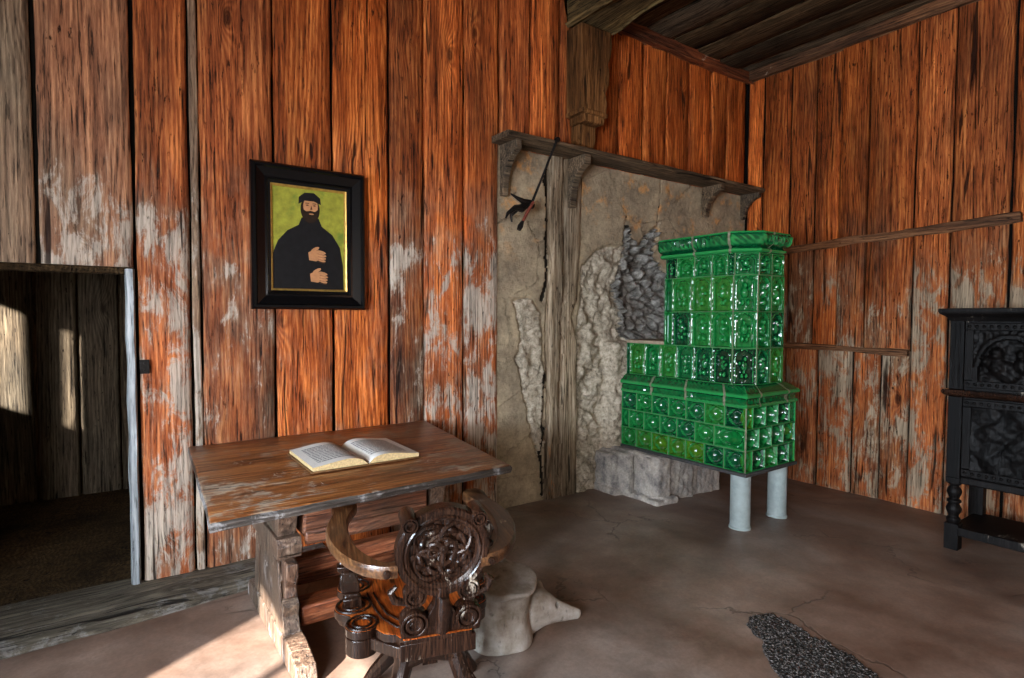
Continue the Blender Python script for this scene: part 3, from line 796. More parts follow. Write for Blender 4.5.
def trestle(x, sgn, name='trestle'):
    mb = MB(); mb.att = (.3 + .3 * (sgn > 0), .25, .62)
    fr = lambda u, v, t: (t + x + TX, u + TY, v)
    slab = [(-1.19, .10), (-.55, .10), (-.60, .25), (-.62, .46), (-1.08, .46), (-1.10, .40), (-1.13, .36), (-1.10, .33), (-1.12, .28), (-1.165, .24), (-1.15, .19)]
    mb.prism(slab, -.036, .036, fr)
    cap = [(-1.14, .46), (-.52, .46), (-.50, .50), (-.52, .555), (-1.13, .555), (-1.155, .52)]
    mb.prism(cap, -.055, .055, fr)
    neck = [(-1.09, .555), (-.55, .555), (-.50, .70), (-.50, .777), (-1.20, .777), (-1.20, .73), (-1.13, .66)]
    mb.prism(neck, -.042, .042, fr)
    # raised frame and carved notch board on the outer face
    ox0, ox1 = (-.046, -.034) if sgn < 0 else (.034, .046)
    for q in ([(-1.15, .12), (-1.06, .12), (-1.02, .44), (-1.10, .44), (-1.13, .3)], [(-.66, .12), (-.57, .12), (-.63, .44), (-.70, .44)], [(-1.02, .40), (-.70, .40), (-.70, .45), (-1.02, .45)]):
        mb.prism(q, ox0, ox1, fr)
    for k in range(7): mb.box(x + TX - .05, x + TX + .05, -1.145 + .0 + TY - .012, -1.145 + TY, .475 + .0, .480)
    t_ = mb.build(name, M_tleg, tb, bevel=.007)
    mb = MB(); mb.att = (.6, .3, .7)
    foot = [(-1.43, .0), (-.38, .0), (-.38, .06), (-.42, .10), (-1.24, .12), (-1.40, .075)]
    mb.prism(foot, -.046, .046, fr); mb.build('sled_foot', M_tleg, t_, bevel=.008)
    mb = MB(); mb.att = (.4, .1, .5)                     # carved drop bracket at the front edge
    mb.prism([(-1.20, .45), (-1.10, .46), (-1.10, .30), (-1.13, .27), (-1.175, .285), (-1.16, .33), (-1.19, .38)], -.028, .028, fr)
    mb.build('drop_bracket', M_tleg, t_, bevel=.008)
trestle(-5.345, -1); trestle(-4.55, 1)
mb = MB(); mb.att = (.35, .15, .4)
mb.box(-5.27 + TX, -4.61 + TX, -1.11 + TY, -.62 + TY, .53, .776)
mb.box(-5.27 + TX, -4.61 + TX, -1.135 + TY, -1.105 + TY, .50, .57)
mb.build('apron', M_rail, tb, bevel=.012)
for (y0, y1, z0, z1, g) in ((-.93, -.84, .27, .36, .1), (-1.12, -.98, .10, .20, .0), (-.74, -.66, .13, .23, .1)):
    mb = MB(); mb.att = (.7, g, .3); mb.box(-5.29 + TX, -4.59 + TX, y0 + TY, y1 + TY, z0, z1)
    mb.build('stretcher', M_rail, tb, bevel=.014)

# ------------------------------------------------------------------ open book
bk = tag(empty('open_book', (-4.925, -.84, ZT_ + .0065), math.radians(-.5)), 'thick open book with printed cream pages lying on the brown table', 'book')
mb = MB(); mb.box(-.295, .295, -.24, .24, 0, .007); mb.build('cover', M_leather, bk, bevel=.003)
def pageblock(s):
    def hz(u):   # u: 0 at the gutter, 1 at the fore edge
        return .007 + .040 * (1 - math.exp(-u * 9)) * (1 - .42 * u * u) + .004 * math.sin(u * 5)
    mb = MB(); N = 26; uvs = []
    def P(u, v, k=1.): return (s * (.004 + .28 * u), -.228 + .456 * v, .0075 + (hz(u) - .0075) * k)
    L = lambda u, v: (u, v)
    for i in range(N):
        a, b = i / N, (i + 1) / N
        rows = [0, .12, .86, 1] if .1 < (a + b) / 2 < .84 else [0, 1]
        for v0, v1 in zip(rows[:-1], rows[1:]):
            q = [P(a, v0), P(b, v0), P(b, v1), P(a, v1)]
            tx = (len(rows) > 2 and v0 == .12)
            mb.face([mb.vert(p) for p in (q if s > 0 else q[::-1])], 2 if tx else 0)
            uu = [(a, v0), (b, v0), (b, v1), (a, v1)]; uvs.append(uu if s > 0 else uu[::-1])
        for v in (0, 1):
            q = [P(a, v, 0), P(b, v, 0), P(b, v), P(a, v)]
            mb.face([mb.vert(p) for p in (q if (v == 0) == (s > 0) else q[::-1])], 1); uvs.append([(0, 0)] * 4)
    q = [P(1, 0, 0), P(1, 1, 0), P(1, 1), P(1, 0)]
    mb.face([mb.vert(p) for p in (q if s > 0 else q[::-1])], 1); uvs.append([(0, 0)] * 4)
    o = mb.build('page_block', [M_cream, M_edge, M_text], bk, smooth=30)
    uv = o.data.uv_layers.new(name='UVMap'); k = 0
    for pl, uu in zip(o.data.polygons, uvs):
        for li, c in zip(pl.loop_indices, uu): uv.data[li].uv = c
pageblock(-1); pageblock(1)

# ------------------------------------------------------------------ carved armchair
ch = tag(empty('carved_armchair', (-5.05, -2.06, 0), math.radians(-16.9)), 'dark carved wooden armchair with a pierced round backrest pushed up to the table', 'chair')
ZS = .40
def circ(cx, cy, r, a0, a1, n):
    return [(cx + r * math.cos(math.radians(a0 + (a1 - a0) * k / n)), cy + r * math.sin(math.radians(a0 + (a1 - a0) * k / n))) for k in range(n + 1)]
half = [(.125, -.02), (.15, .03), (.19, .05), (.215, .09)] + circ(.262, .15, .062, 215, 375, 10) + [(.30, .215)] + circ(.285, .30, .075, -62, 62, 10) + [(.30, .40)] + circ(.275, .47, .070, -40, 130, 12) + [(.18, .53), (.10, .56)]
halfr = [(.125, -.02), (.145, .05), (.165, .12)] + circ(.19, .215, .055, -70, 60, 10) + [(.225, .29)] + circ(.225, .37, .06, -62, 62, 10) + circ(.235, .49, .06, -50, 120, 10) + [(.16, .54), (.10, .56)]
outl = halfr + [(-x, y) for x, y in half[::-1]]
mb = MB(); mb.prism(outl, ZS, ZS + .034); mb.m = [1, 0] + [1] * len(outl); mb.build('seat', [M_seat, M_chair], ch, bevel=.004)
seat = bpy.data.objects['seat']
mb = MB()                                         # carved grooved discs and ridges on the seat
for s in (-1, 1):
    for cx, cy, r in (((.262, .15, .055), (.285, .30, .066), (.275, .47, .062)) if s < 0 else ((.19, .215, .046), (.225, .37, .05), (.235, .49, .05))):
        for rr, hh in ((r, .007), (r * .62, .010)):
            mb.tube([(s * cx + rr * math.cos(t * PI / 14), cy + rr * math.sin(t * PI / 14), ZS + .035) for t in range(28)], .0055, 6, True)
    mb.tube([(s * x, y, ZS + .035) for x, y in ((.20, .38), (.185, .28), (.165, .19), (.12, .12), (.05, .085))], .0045, 6)
    mb.tube([(s * x, y, ZS + .035) for x, y in ((.225, .38), (.21, .26), (.185, .16), (.14, .08), (.07, .045))], .0045, 6)
mb.build('seat_moulding', M_chair, seat)
mb = MB()                                         # scalloped apron under the seat edge
for s in (-1, 1):
    for cx, cy, r, z0 in (((.262, .15, .062, -.075), (.285, .30, .062, -.03), (.275, .47, .06, -.035)) if s < 0 else ((.19, .215, .05, -.05), (.225, .37, .05, -.03), (.235, .49, .05, -.035))):
        mb.lathe([(r - .012, z0), (r, z0 + .008), (r, .0)], 24, (s * cx, cy, ZS - .001))
    mb.prism([(s * x, y) for x, y in (((.125, -.015), (.19, .17), (.175, .175), (.115, .005)) if s > 0 else ((.115, .005), (.235, .125), (.25, .11), (.125, -.015)))], ZS - .045, ZS)
mb.box(-.14, .14, -.022, .0, ZS - .045, ZS + .02)
mb.build('seat_apron', M_chair, seat, bevel=.004)

# back: crest board with scrolls, stem, lower scrolls and pierced ring, leaning back a little
lean = math.radians(8)
bkM = Matrix.Translation((.012, .02, ZS + .03)) @ Matrix.Rotation(lean, 4, 'X')
def volute(mb, cx, cz, r, y0, y1, turns=1):
    """scroll: drum with a sunk eye, axis along y"""
    mb.lathe([(r * .28, y0 + .014), (r * .42, y0), (r * .62, y0), (r * .66, y0 + .012), (r * .72, y0 + .012), (r * .78, y0), (r * .94, y0), (r, y0 + .008), (r, y1 - .006), (r * .92, y1), (r * .5, y1), (r * .3, y1 - .01)], 26, (cx, 0, cz), 'y')
mb = MB(); mb.M = bkM
fy = lambda u, v, t: (u, t, v)
crest = [(-.145, .0), (.145, .0), (.15, .035), (.12, .05), (.105, .07), (.07, .065), (.05, .085), (.03, .12), (.022, .17), (-.022, .17), (-.03, .12), (-.05, .085), (-.07, .065), (-.105, .07), (-.12, .05), (-.15, .035)]
mb.prism(crest, -.028, .016, fy)
for s in (-1, 1): volute(mb, s * .100, .062, .052, -.04, .022)
mb.lathe([(.0, -.06), (.022, -.052), (.026, -.035), (.02, -.02)], 14, (0, 0, .115), 'y')
mb.tube([(.0, -.03, .03), (.0, -.045, .075), (0, -.05, .12), (0, -.04, .16)], [.03, .024, .026, .02], 10)
mb.build('crest_board', M_chair, ch, bevel=.004)
mb = MB(); mb.M = bkM
mb.tube([(0, -.006, .13), (0, -.006, .16), (0, -.006, .19)], [.026, .032, .026], 10)
for s in (-1, 1):
    volute(mb, s * .098, .168, .043, -.032, .022)
    mb.tube([(0, -.006, .19), (s * .05, -.006, .20), (s * .098, -.006, .206)], [.022, .018, .012], 8)
    mb.tube([(s * .115, -.01, .135), (s * .17, -.01, .155), (s * .185, -.01, .19), (s * .165, -.01, .21)], [.012, .016, .014, .008], 8)
mb.build('stem', M_chair, ch)
RC = .328                                        # ring centre above the seat along the back
mb = MB(); mb.M = bkM
Ro = .172
mb.lathe([(Ro - .052, -.012), (Ro - .046, -.024), (Ro - .036, -.030), (Ro - .030, -.024), (Ro - .024, -.030), (Ro - .006, -.030), (Ro, -.022), (Ro, .022), (Ro - .006, .028), (Ro - .04, .028), (Ro - .052, .014), (Ro - .052, -.012)], 64, (0, 0, RC), 'y', caps=False)
mb.build('backrest_ring', M_chair, ch, smooth=30)
ring_o = bpy.data.objects['backrest_ring']
mb = MB(); mb.M = bkM                            # pierced tracery
Ri = .122
def loop(f, n=44, r=.0085): mb.tube([f(2 * PI * k / n) for k in range(n)], r, 8, True)
for k in range(4):                               # four interlaced petals
    a = PI / 4 + k * PI / 2; cx, cz = .062 * math.cos(a), .062 * math.sin(a)
    loop(lambda t: (cx + .058 * math.cos(t), -.008 + .009 * math.sin(2 * t + k), RC + cz + .058 * math.sin(t)), r=.0095)
loop(lambda t: (.085 * math.cos(t), -.008 + .009 * math.cos(8 * t), RC + .085 * math.sin(t)), 64, .0095)
loop(lambda t: (.048 * math.cos(t), -.010, RC - .005 + .052 * math.sin(t)), r=.009)
for s in (-1, 1):
    mb.tube([(0, -.016, RC + .012), (s * .02, -.016, RC + .035), (s * .045, -.014, RC + .03), (s * .05, -.014, RC), (s * .03, -.014, RC - .04), (0, -.016, RC - .05)], [.012, .012, .010, .010, .010, .012], 8)
mb.lathe([(.0, -.034), (.016, -.028), (.02, -.01), (.014, .01)], 14, (0, 0, RC + .012), 'y')
mb.tube([(0, -.014, RC + .01), (0, -.014, RC - .05)], [.011, .013], 8)
for k in range(16):                              # solid webs between ring and tracery
    a = 2 * PI * (k + .5) / 16
    if k % 4 in (1, 2) or True:
        mb.lathe([(.0, -.012), (.014, -.008), (.016, .0), (.014, .008), (0, .012)], 10, (.108 * math.cos(a), 0, RC + .108 * math.sin(a)), 'y')
pl = [(r_ * math.cos(2 * PI * k / 48), r_ * math.sin(2 * PI * k / 48)) for r_ in (Ri, .062) for k in range(48)]
for y in (.010, -.002):
    idx = [mb.vert((u, y, RC + v)) for u, v in pl]
    for k in range(48):
        q = (idx[k], idx[(k + 1) % 48], idx[48 + (k + 1) % 48], idx[48 + k]); mb.face(q if y < 0 else q[::-1])
mb.build('tracery', M_chair, ring_o)
for s in (-1, 1):                                # ear scrolls at the upper quarters
    mb = MB(); mb.M = bkM
    a = math.radians(45); volute(mb, s * (Ro + .004) * math.cos(a), RC + (Ro + .004) * math.sin(a), .030, -.048, .055)
    mb.build('ear_scroll', M_chair, ch)
# arms: flat horseshoe pieces running from the ring forwards
def arm(s):
    mb = MB(); ctr = [(.150, -.030, .040), (.20, -.022, .046), (.255, .03, .062), (.305, .13, .075), (.335, .25, .085), (.345, .36, .088), (.338, .46, .082), (.322, .54, .078), (.310, .60, .098), (.306, .65, .112), (.306, .69, .09), (.306, .705, .05)]
    C_ = [Vector(c) for c in ctr]
    pts = []
    for i in range(len(C_) - 1):                  # smooth the centre line
        p0, p1, p2, p3 = C_[max(i - 1, 0)], C_[i], C_[i + 1], C_[min(i + 2, len(C_) - 1)]
        for k in range(5):
            t = k / 5; pts.append(.5 * ((2 * p1) + (p2 - p0) * t + (2 * p0 - 5 * p1 + 4 * p2 - p3) * t * t + (3 * p1 - p0 - 3 * p2 + p3) * t ** 3))
    pts.append(C_[-1]); rings = []; n = len(pts)
    for i, p in enumerate(pts):
        d = (pts[min(i + 1, n - 1)] - pts[max(i - 1, 0)]); d = Vector((d.x, d.y, 0)).normalized(); sd = Vector((d.y, -d.x, 0))
        w = p.z / 2; z = .700 + .018 * (i / n); th = .045
        c = Vector((p.x, p.y, 0)); ring = []
        for a, b in ((-1, -.3), (-.8, -.5), (.8, -.5), (1, -.3), (1, .3), (.85, .5), (-.85, .5), (-1, .3)):
            q = c + sd * (a * w); ring.append((s * q.x, q.y, z + b * th))
        rings.append(ring)
    if s < 0: rings = [r[::-1] for r in rings]
    mb.loft(rings, True, True)
    mb.mat = 0
    o = mb.build('armrest', M_arm, ch, smooth=50)
    mb = MB()
    mb.lathe([(.0, -.02), (.012, -.018), (.013, .0), (.0, .001)], 10, (s * .19, -.05, .70), 'y'); mb.build('peg', M_chair, o)
    mb = MB()                                    # turned and notched arm post
    rings = []
    for z, w, dy in ((.434, .034, .0), (.47, .036, .0), (.475, .028, .0), (.49, .026, .004), (.50, .036, .004), (.53, .038, .006), (.56, .030, .01), (.575, .026, .012), (.582, .037, .012), (.600, .037, .013), (.606, .024, .014), (.64, .022, .018), (.675, .026, .02), (.69, .03, .02)):
        x = s * ((.285 if s < 0 else .225) + ((.04 if s < 0 else .09) * (z - .434) / .25)); y = (.30 if s < 0 else .37) + dy
        rings.append([(x - w, y - w * .7, z), (x + w, y - w * .7, z), (x + w, y + w * .7, z), (x - w, y + w * .7, z)])
    mb.loft(rings, True, True); mb.build('arm_post', M_chair, ch, smooth=30, bevel=.004)
arm(-1); arm(1)
# carved scissor legs under the seat
def leg(sx, sy, cx, cy):
    mb = MB(); pts = [(cx * .35 * sx, cy + .04 * sy, ZS), (cx * .62 * sx, cy + .07 * sy, .33), (cx * .50 * sx, cy + .09 * sy, .25), (cx * .62 * sx, cy + .11 * sy, .17), (cx * .95 * sx, cy + .15 * sy, .08), (cx * 1.15 * sx, cy + .17 * sy, .0)]
    mb.tube(pts, [.03, .034, .04, .036, .03, .034], 10); mb.build('leg', M_chair, ch)
for sx in (-1, 1):
    for sy in (-1, 1): leg(sx, sy, .20, .26)
mb = MB()
for sy in (-1, 1): mb.tube([(-.11, .26 + .10 * sy, .24), (0, .26 + .10 * sy, .27), (.11, .26 + .10 * sy, .24)], .028, 10)
for cx in (-.055, .075): volute(mb, cx, .345, .055, .10, .16)
mb.box(-.03, .03, .16, .36, .22, .28); mb.build('leg_stretcher', M_chair, ch)

# ------------------------------------------------------------------ whale vertebra used as a footstool
def vert_sdf(X, Y, Z):
    # drum tilted towards the viewer and to the right
    a, b = math.radians(10), math.radians(10)
    dirc = np.array([-.566, -.824]); rgt = np.array([.824, -.566])
    q0, q1, q2 = X, Y, Z - .15
    cx = (q2) * (math.tan(a) * dirc[0] + math.tan(b) * rgt[0]); cy = (q2) * (math.tan(a) * dirc[1] + math.tan(b) * rgt[1])
    x = q0 - cx * .35; y = q1 - cy * .35
    zt = Z + (X * dirc[0] + Y * dirc[1]) * math.tan(a) + (X * rgt[0] + Y * rgt[1]) * math.tan(b)
    rr = np.hypot(x, y)
    an = np.arctan2(y, x)
    Rr = .149 + .016 * np.clip((Z - .262) / .012, 0, 1) + .010 * np.cos(an * 2 + .6) + .006 * np.cos(an * 5) - .022 * np.sin(np.clip(Z / .33, 0, 1) * PI) ** 1.5 + .012 * np.clip(1 - Z / .1, 0, 1)
    top = .330 - .014 * np.clip(1 - rr / .13, 0, 1) + .003 * np.sin(X * 31 + 1) * np.sin(Y * 27)
    drum = np.maximum(rr - Rr, np.maximum(zt - top, -Z + .002))
    drum = np.maximum(drum, (rr - Rr) * .7 + (zt - top) * .7 + .006)
    def caps(p, q, r0, r1, sc=(1, 1, 1)):
        p = np.array(p); q = np.array(q); d = q - p; L = d @ d
        t = np.clip(((X - p[0]) * d[0] + (Y - p[1]) * d[1] + (Z - p[2]) * d[2]) / L, 0, 1)
        return np.sqrt(((X - p[0] - t * d[0]) / sc[0]) ** 2 + ((Y - p[1] - t * d[1]) / sc[1]) ** 2 + ((Z - p[2] - t * d[2]) / sc[2]) ** 2) - (r0 + (r1 - r0) * t)
    def smin(a, b, k):
        h = np.clip(.5 + .5 * (b - a) / k, 0, 1); return b + (a - b) * h - k * h * (1 - h)
    wing = caps((.16, .02, .08), (.23, -.01, .11), .085, .06, (1, 1.1, 1.2))
    wing = smin(wing, caps((.19, -.02, .11), (.415, -.085, .045), .078, .026, (1, .62, 1.1)), .05)
    wing = smin(wing, caps((.22, .0, .14), (.25, .05, .185), .045, .034), .03)
    wing = smin(wing, caps((.15, .05, .05), (.22, .10, .03), .05, .04), .04)
    s = np.minimum(drum, wing)
    cre = caps((.06, -.158, .0), (.150, -.065, .20), .017, .015)
    s = np.maximum(s, -cre)
    s = np.maximum(s, -caps((.30, -.2, .125), (.285, .0, .118), .013, .013))
    s = np.maximum(s, -caps((-.165, -.12, .20), (-.10, -.06, .19), .009, .009))
    for px, py, r in ((.01, -.02, .012), (.03, -.03, .014), (-.045, .0, .010), (-.02, .01, .009), (-.06, .03, .007)):
        s = np.maximum(s, -(np.sqrt((X - px) ** 2 + (Y - py) ** 2 + ((Z - .322) / 1.2) ** 2) - r))
    return np.maximum(s, -Z + .0)
V, F = surface_nets(vert_sdf, (-.24, -.28, -.02), (.48, .24, .42), .0065)
mb = MB(); mb.v = [tuple(map(float, (v[0], v[1], v[2] + .003 * noise.noise(Vector(v) * 28)))) for v in V]
for q in F: mb.face(q)
vb = mb.build('whale_vertebra', M_bone, smooth=180); vb.location = (-4.458, -1.612, .0)
tag(vb, 'pale grey whale vertebra with a side wing standing on the floor beside the armchair', 'bone footstool')

# ------------------------------------------------------------------ green tiled stove
st = tag(empty('tiled_stove', (-1.75, -.70, 0)), 'green glazed tile stove with stepped tower standing on two grey legs', 'stove')
SX, SY = 1.75, .70
rs = random.Random(21)
def tile(mb, o, u, v, n, w, h, kind):
    """o: lower corner, u along, v up, n outward; a glazed tile in relief with a grouted rim"""
    o, u, v, n = map(Vector, (o, u, v, n)); nu, nv = (26, 26) if kind == 'bowl' else (28, 38)
    mb.att = (min(1, max(0, rs.gauss(.48, .27))), 0, 0)
    fig = [(rs.uniform(-.05, .05), rs.uniform(.17, .22), rs.uniform(.07, .09)), (rs.uniform(-.06, .06), 0.02, .17), (rs.uniform(-.14, -.02), -.25, .09), (rs.uniform(.02, .14), -.25, .09),
           (rs.choice((-1, 1)) * .19, rs.uniform(-.05, .16), .07), (rs.uniform(-.2, .2), rs.uniform(-.3, -.1), .07)]
    sd = rs.random() * 50
    def hgt(a, b):
        x, y = a - .5, b - .5; m = max(abs(x), abs(y))
        ed = min(.5 - abs(x), (.5 - abs(y)) * h / w)
        if ed < .012: return -.006
        if kind == 'bowl':
            if ed < .05: return .006
            r = math.hypot(x, y)
            base = -.028 * min(1, (ed - .05) / .04)
            if r < .36: base -= .050 * math.sqrt(max(0, 1 - (r / .36) ** 2)) - .006
            elif r < .42: base += .012 * math.sin((r - .36) / .06 * PI) + .006 * (1 - (r - .36) / .06)
            return base
        if ed < .06: return .004
        d = -.022
        yy = y * h / w                       # arched niche with a figure in it
        top = .5 * h / w
        ax = abs(x)
        arch = math.hypot(x, max(0, yy - (top - .46))) if yy > top - .46 else ax
        if arch >= .41: d = -.004 + .010 * noise.noise(Vector((x * 16, yy * 16, sd)))
        elif arch > .35: d = .001 if kind == 'relief' else -.006
        if kind == 'relief' and arch < .35:
            for fx, fy, fr_ in fig:
                q = 1 - ((x - fx) ** 2 + ((y - fy) * 1.05) ** 2) / fr_ ** 2
                if q > 0: d = max(d, -.022 + .034 * math.sqrt(q))
            d += .003 * noise.noise(Vector((x * 15, y * 17, sd))) + .003 * noise.noise(Vector((x * 30, y * 34, sd)))
        return d
    def P(a, b): return o + u * (w * a) + v * (h * b) + n * hgt(a, b)
    # rows at uneven steps so the rim stays crisp
    def steps(k, lim): return [0, lim * .5] + [lim + (1 - 2 * lim) * i / (k - 4) for i in range(k - 3)] + [1 - lim * .5, 1]
    ua = steps(nu, .026); vb_ = steps(nv, .026 * w / h)
    I = [[mb.vert(P(a, b)) for b in vb_] for a in ua]
    for i in range(len(ua) - 1):
        for j in range(len(vb_) - 1):
            rim = i == 0 or j == 0 or i == len(ua) - 2 or j == len(vb_) - 2
            mb.face((I[i][j], I[i + 1][j], I[i + 1][j + 1], I[i][j + 1]), 1 if rim else 0)
XL, XR, YF_, Z0 = -2.115, -1.43, -1.415, .42
YB = -.145
HR = .165
mb = MB()
# niche-tile body: three courses on the left, front and right faces, laid in half bond
for r in range(3):
    z = Z0 + r * HR
    half_ = r % 2 == 1
    L = YB - YF_; nt = 7; wt = L / nt
    cuts = [0] + ([wt * .5] if half_ else []) + [wt * (q + (.5 if half_ else 1)) for q in range(nt if not half_ else nt - 1) if wt * (q + (.5 if half_ else 1)) < L - .01][(1 if half_ else 0):] + [L]
    cuts = sorted(set(round(c, 4) for c in cuts))
    for a, b in zip(cuts[:-1], cuts[1:]):
        tile(mb, (XL + SX, YB - a + SY, z), (0, -1, 0), (0, 0, 1), (-1, 0, 0), b - a, HR, 'bowl')
    Wf = XR - XL; nt = 4; wt = Wf / nt
    cuts = [0] + [wt * (q + (.5 if not half_ else 1)) for q in range(4) if wt * (q + (.5 if not half_ else 1)) < Wf - .01] + [Wf]
    for a, b in zip(cuts[:-1], cuts[1:]):
        tile(mb, (XL + a + SX, YF_ + SY, z), (1, 0, 0), (0, 0, 1), (0, -1, 0), b - a, HR, 'bowl')
    for q in range(7):
        tile(mb, (XR + SX, YF_ + SY + q * L / 7, z), (0, 1, 0), (0, 0, 1), (1, 0, 0), L / 7, HR, 'bowl')
mb.build('firebox', [M_glaze, M_bowl_rim], st, smooth=50)
# base slab, legs
mb = MB(); mb.att = (.5, 0, 0); mb.box(XL - .02 + SX, XR + .02 + SX, YF_ - .02 + SY, YB + SY, Z0 - .028, Z0 - .002); mb.build('base_slab', M_slab, st, bevel=.006)
for lx, ly in ((-2.045, -1.335), (-1.47, -1.30)):
    mb = MB(); zf = fz(lx); mb.lathe([(.082, zf - .004), (.084, zf + .01), (.076, zf + .02), (.075, Z0 - .06), (.075, Z0 - .028)], 28, (lx + SX, ly + SY, 0)); mb.build('leg', M_leg, st)
def plan_sweep(mb, plan, prof, grout=()):
    """sweep a profile (out, z) round an open plan polyline with mitred corners"""
    P = [Vector(p) for p in plan]; N = []
    for i in range(len(P)):
        ns = []
        if i > 0: d = (P[i] - P[i - 1]).normalized(); ns.append(Vector((d.y, -d.x)))
        if i < len(P) - 1: d = (P[i + 1] - P[i]).normalized(); ns.append(Vector((d.y, -d.x)))
        nn = sum(ns, Vector((0, 0))).normalized(); N.append(nn / max(.3, nn.dot(ns[0])))
    cols = []
    for i in range(len(P) - 1):
        m = max(1, int((P[i + 1] - P[i]).length / .02))
        for k in range(m + (1 if i == len(P) - 2 else 0)):
            t = k / m; cols.append((P[i].lerp(P[i + 1], t), N[i].lerp(N[i + 1], t)))
    return cols
def sweep(mb, plan, prof, relief=0, seed=0, groove=None):
    cols = plan_sweep(mb, plan, prof); R = []; s_ = 0; prev = None
    for p, nn in cols:
        if prev is not None: s_ += (p - prev).length
        prev = p; ring = []
        for o, z, rl in prof:
            d = o + (rl * relief * (.5 * math.sin(s_ * 150) + noise.noise(Vector((s_ * 40, z * 60, seed)))))
            q = p + nn * d; ring.append((q.x + SX, q.y + SY, z))
        R.append(ring)
    n0 = len(mb.f)
    mb.loft([r[::-1] for r in R], False, False)
    if groove:
        acc = 0; m = len(prof) - 1
        for k in range(len(cols) - 1):
            a0 = acc; acc += (cols[k + 1][0] - cols[k][0]).length
            if int(a0 / groove) != int(acc / groove):
                for j in range(m): mb.m[n0 + k * m + j] = 1
    return R
# walked with the stove on the left-hand side: wall -> left face -> front -> right face
rect = lambda i: [(XL + i, YB), (XL + i, YF_ + i), (XR - i, YF_ + i), (XR - i, YB)]
Z1 = Z0 + 3 * HR
mb = MB(); mb.att = (.45, 0, 0)
sweep(mb, rect(0), [(-.01, Z1 - .004, 0), (.012, Z1, 0), (.018, Z1 + .010, 0), (.012, Z1 + .022, 0), (.004, Z1 + .028, 1), (.003, Z1 + .045, 1), (.004, Z1 + .062, 1), (.012, Z1 + .068, 0), (.024, Z1 + .076, 0), (.028, Z1 + .092, 0), (.018, Z1 + .104, 0), (.004, Z1 + .112, 0), (-.006, Z1 + .122, 1), (-.022, Z1 + .138, 1), (-.045, Z1 + .152, 1), (-.06, Z1 + .158, 0), (-.10, Z1 + .16, 0)], .008, 3, .36)
mb.build('mantel_moulding', [M_glaze, M_bowl_rim], st, smooth=40)
Z2 = Z1 + .158
TXL, TXR, TYF, CH_ = -2.055, -1.56, -1.375, .125
HT = .284
mb = MB()
for r in range(3):                               # three courses of picture tiles
    z = Z2 + r * HT; yb = YB if r == 0 else -.58
    ye = TYF + CH_
    cuts = [-.0 - .157 * q for q in range(1, 8)]
    ys_ = [yb] + [ye + .196 * q for q in range(3, -1, -1)] if r else [YB] + [ye + .178 * q for q in range(6, -1, -1)]
    for a, b in zip(ys_[:-1], ys_[1:]):
        if a - b > .02: tile(mb, (TXL + SX, a + SY, z), (0, -1, 0), (0, 0, 1), (-1, 0, 0), a - b, HT, 'relief' if a - b > .1 else 'plain')
    c = CH_ * math.sqrt(2); k = math.sqrt(.5)
    tile(mb, (TXL + SX, ye + SY, z), (k, -k, 0), (0, 0, 1), (-k, -k, 0), c, HT, 'relief')
    x0 = TXL + CH_; wf = (TXR - x0) / 2
    for q in range(2): tile(mb, (x0 + q * wf + SX, TYF + SY, z), (1, 0, 0), (0, 0, 1), (0, -1, 0), wf, HT, 'relief')
    if r: 
        for q in range(4): tile(mb, (TXR + SX, TYF + q * .199 + SY, z), (0, 1, 0), (0, 0, 1), (1, 0, 0), .199, HT, 'relief')
        tile(mb, (TXR + SX, -.58 + SY, z), (-1, 0, 0), (0, 0, 1), (0, 1, 0), TXR - TXL, HT, 'plain')
    else:
        for q in range(7): tile(mb, (TXR + SX, TYF + q * .175 + SY, z), (0, 1, 0), (0, 0, 1), (1, 0, 0), .175, HT, 'relief')
mb.build('tower', [M_glaze, M_bowl_rim], st, smooth=50)
# ledge on the low part next to the wall
mb = MB(); mb.box(TXL - .012 + SX, TXR + .01 + SX, -.58 + SY, YB + SY, Z2 + HT, Z2 + HT + .03); mb.build('ledge', M_ledge, st, bevel=.006)
Z3 = Z2 + 3 * HT
HF = .172; KC = .86
mb = MB()                                       # frieze of small upright tiles
ye = TYF + CH_
cuts = [-.58, -.70, -.88, -1.05, ye + .06, ye]
i_ = .012
for a, b in zip(cuts[:-1], cuts[1:]): tile(mb, (TXL + i_ + SX, a + SY, Z3), (0, -1, 0), (0, 0, 1), (-1, 0, 0), a - b, HF, 'relief')
k = math.sqrt(.5); c = CH_ * math.sqrt(2) + .0
tile(mb, (TXL + i_ + SX, ye + SY, Z3), (k, -k, 0), (0, 0, 1), (-k, -k, 0), c, HF, 'relief')
x0 = TXL + i_ + CH_; wf = (TXR - i_ - x0) / 2
for q in range(2): tile(mb, (x0 + q * wf + SX, TYF + SY, Z3), (1, 0, 0), (0, 0, 1), (0, -1, 0), wf, HF, 'relief')
tile(mb, (TXR - i_ + SX, TYF + SY, Z3), (0, 1, 0), (0, 0, 1), (1, 0, 0), .79, HF, 'plain')
tile(mb, (TXR - i_ + SX, -.58 + SY, Z3), (-1, 0, 0), (0, 0, 1), (0, 1, 0), TXR - TXL - 2 * i_, HF, 'plain')
mb.build('frieze', [M_glaze, M_bowl_rim], st, smooth=50)
Z4 = Z3 + HF
mb = MB(); mb.att = (.35, 0, 0)
planc = [(TXL, -.56), (TXL, ye), (TXL + CH_, TYF), (TXR - .05, TYF), (TXR, TYF + .05), (TXR, -.56), (TXL, -.56)]
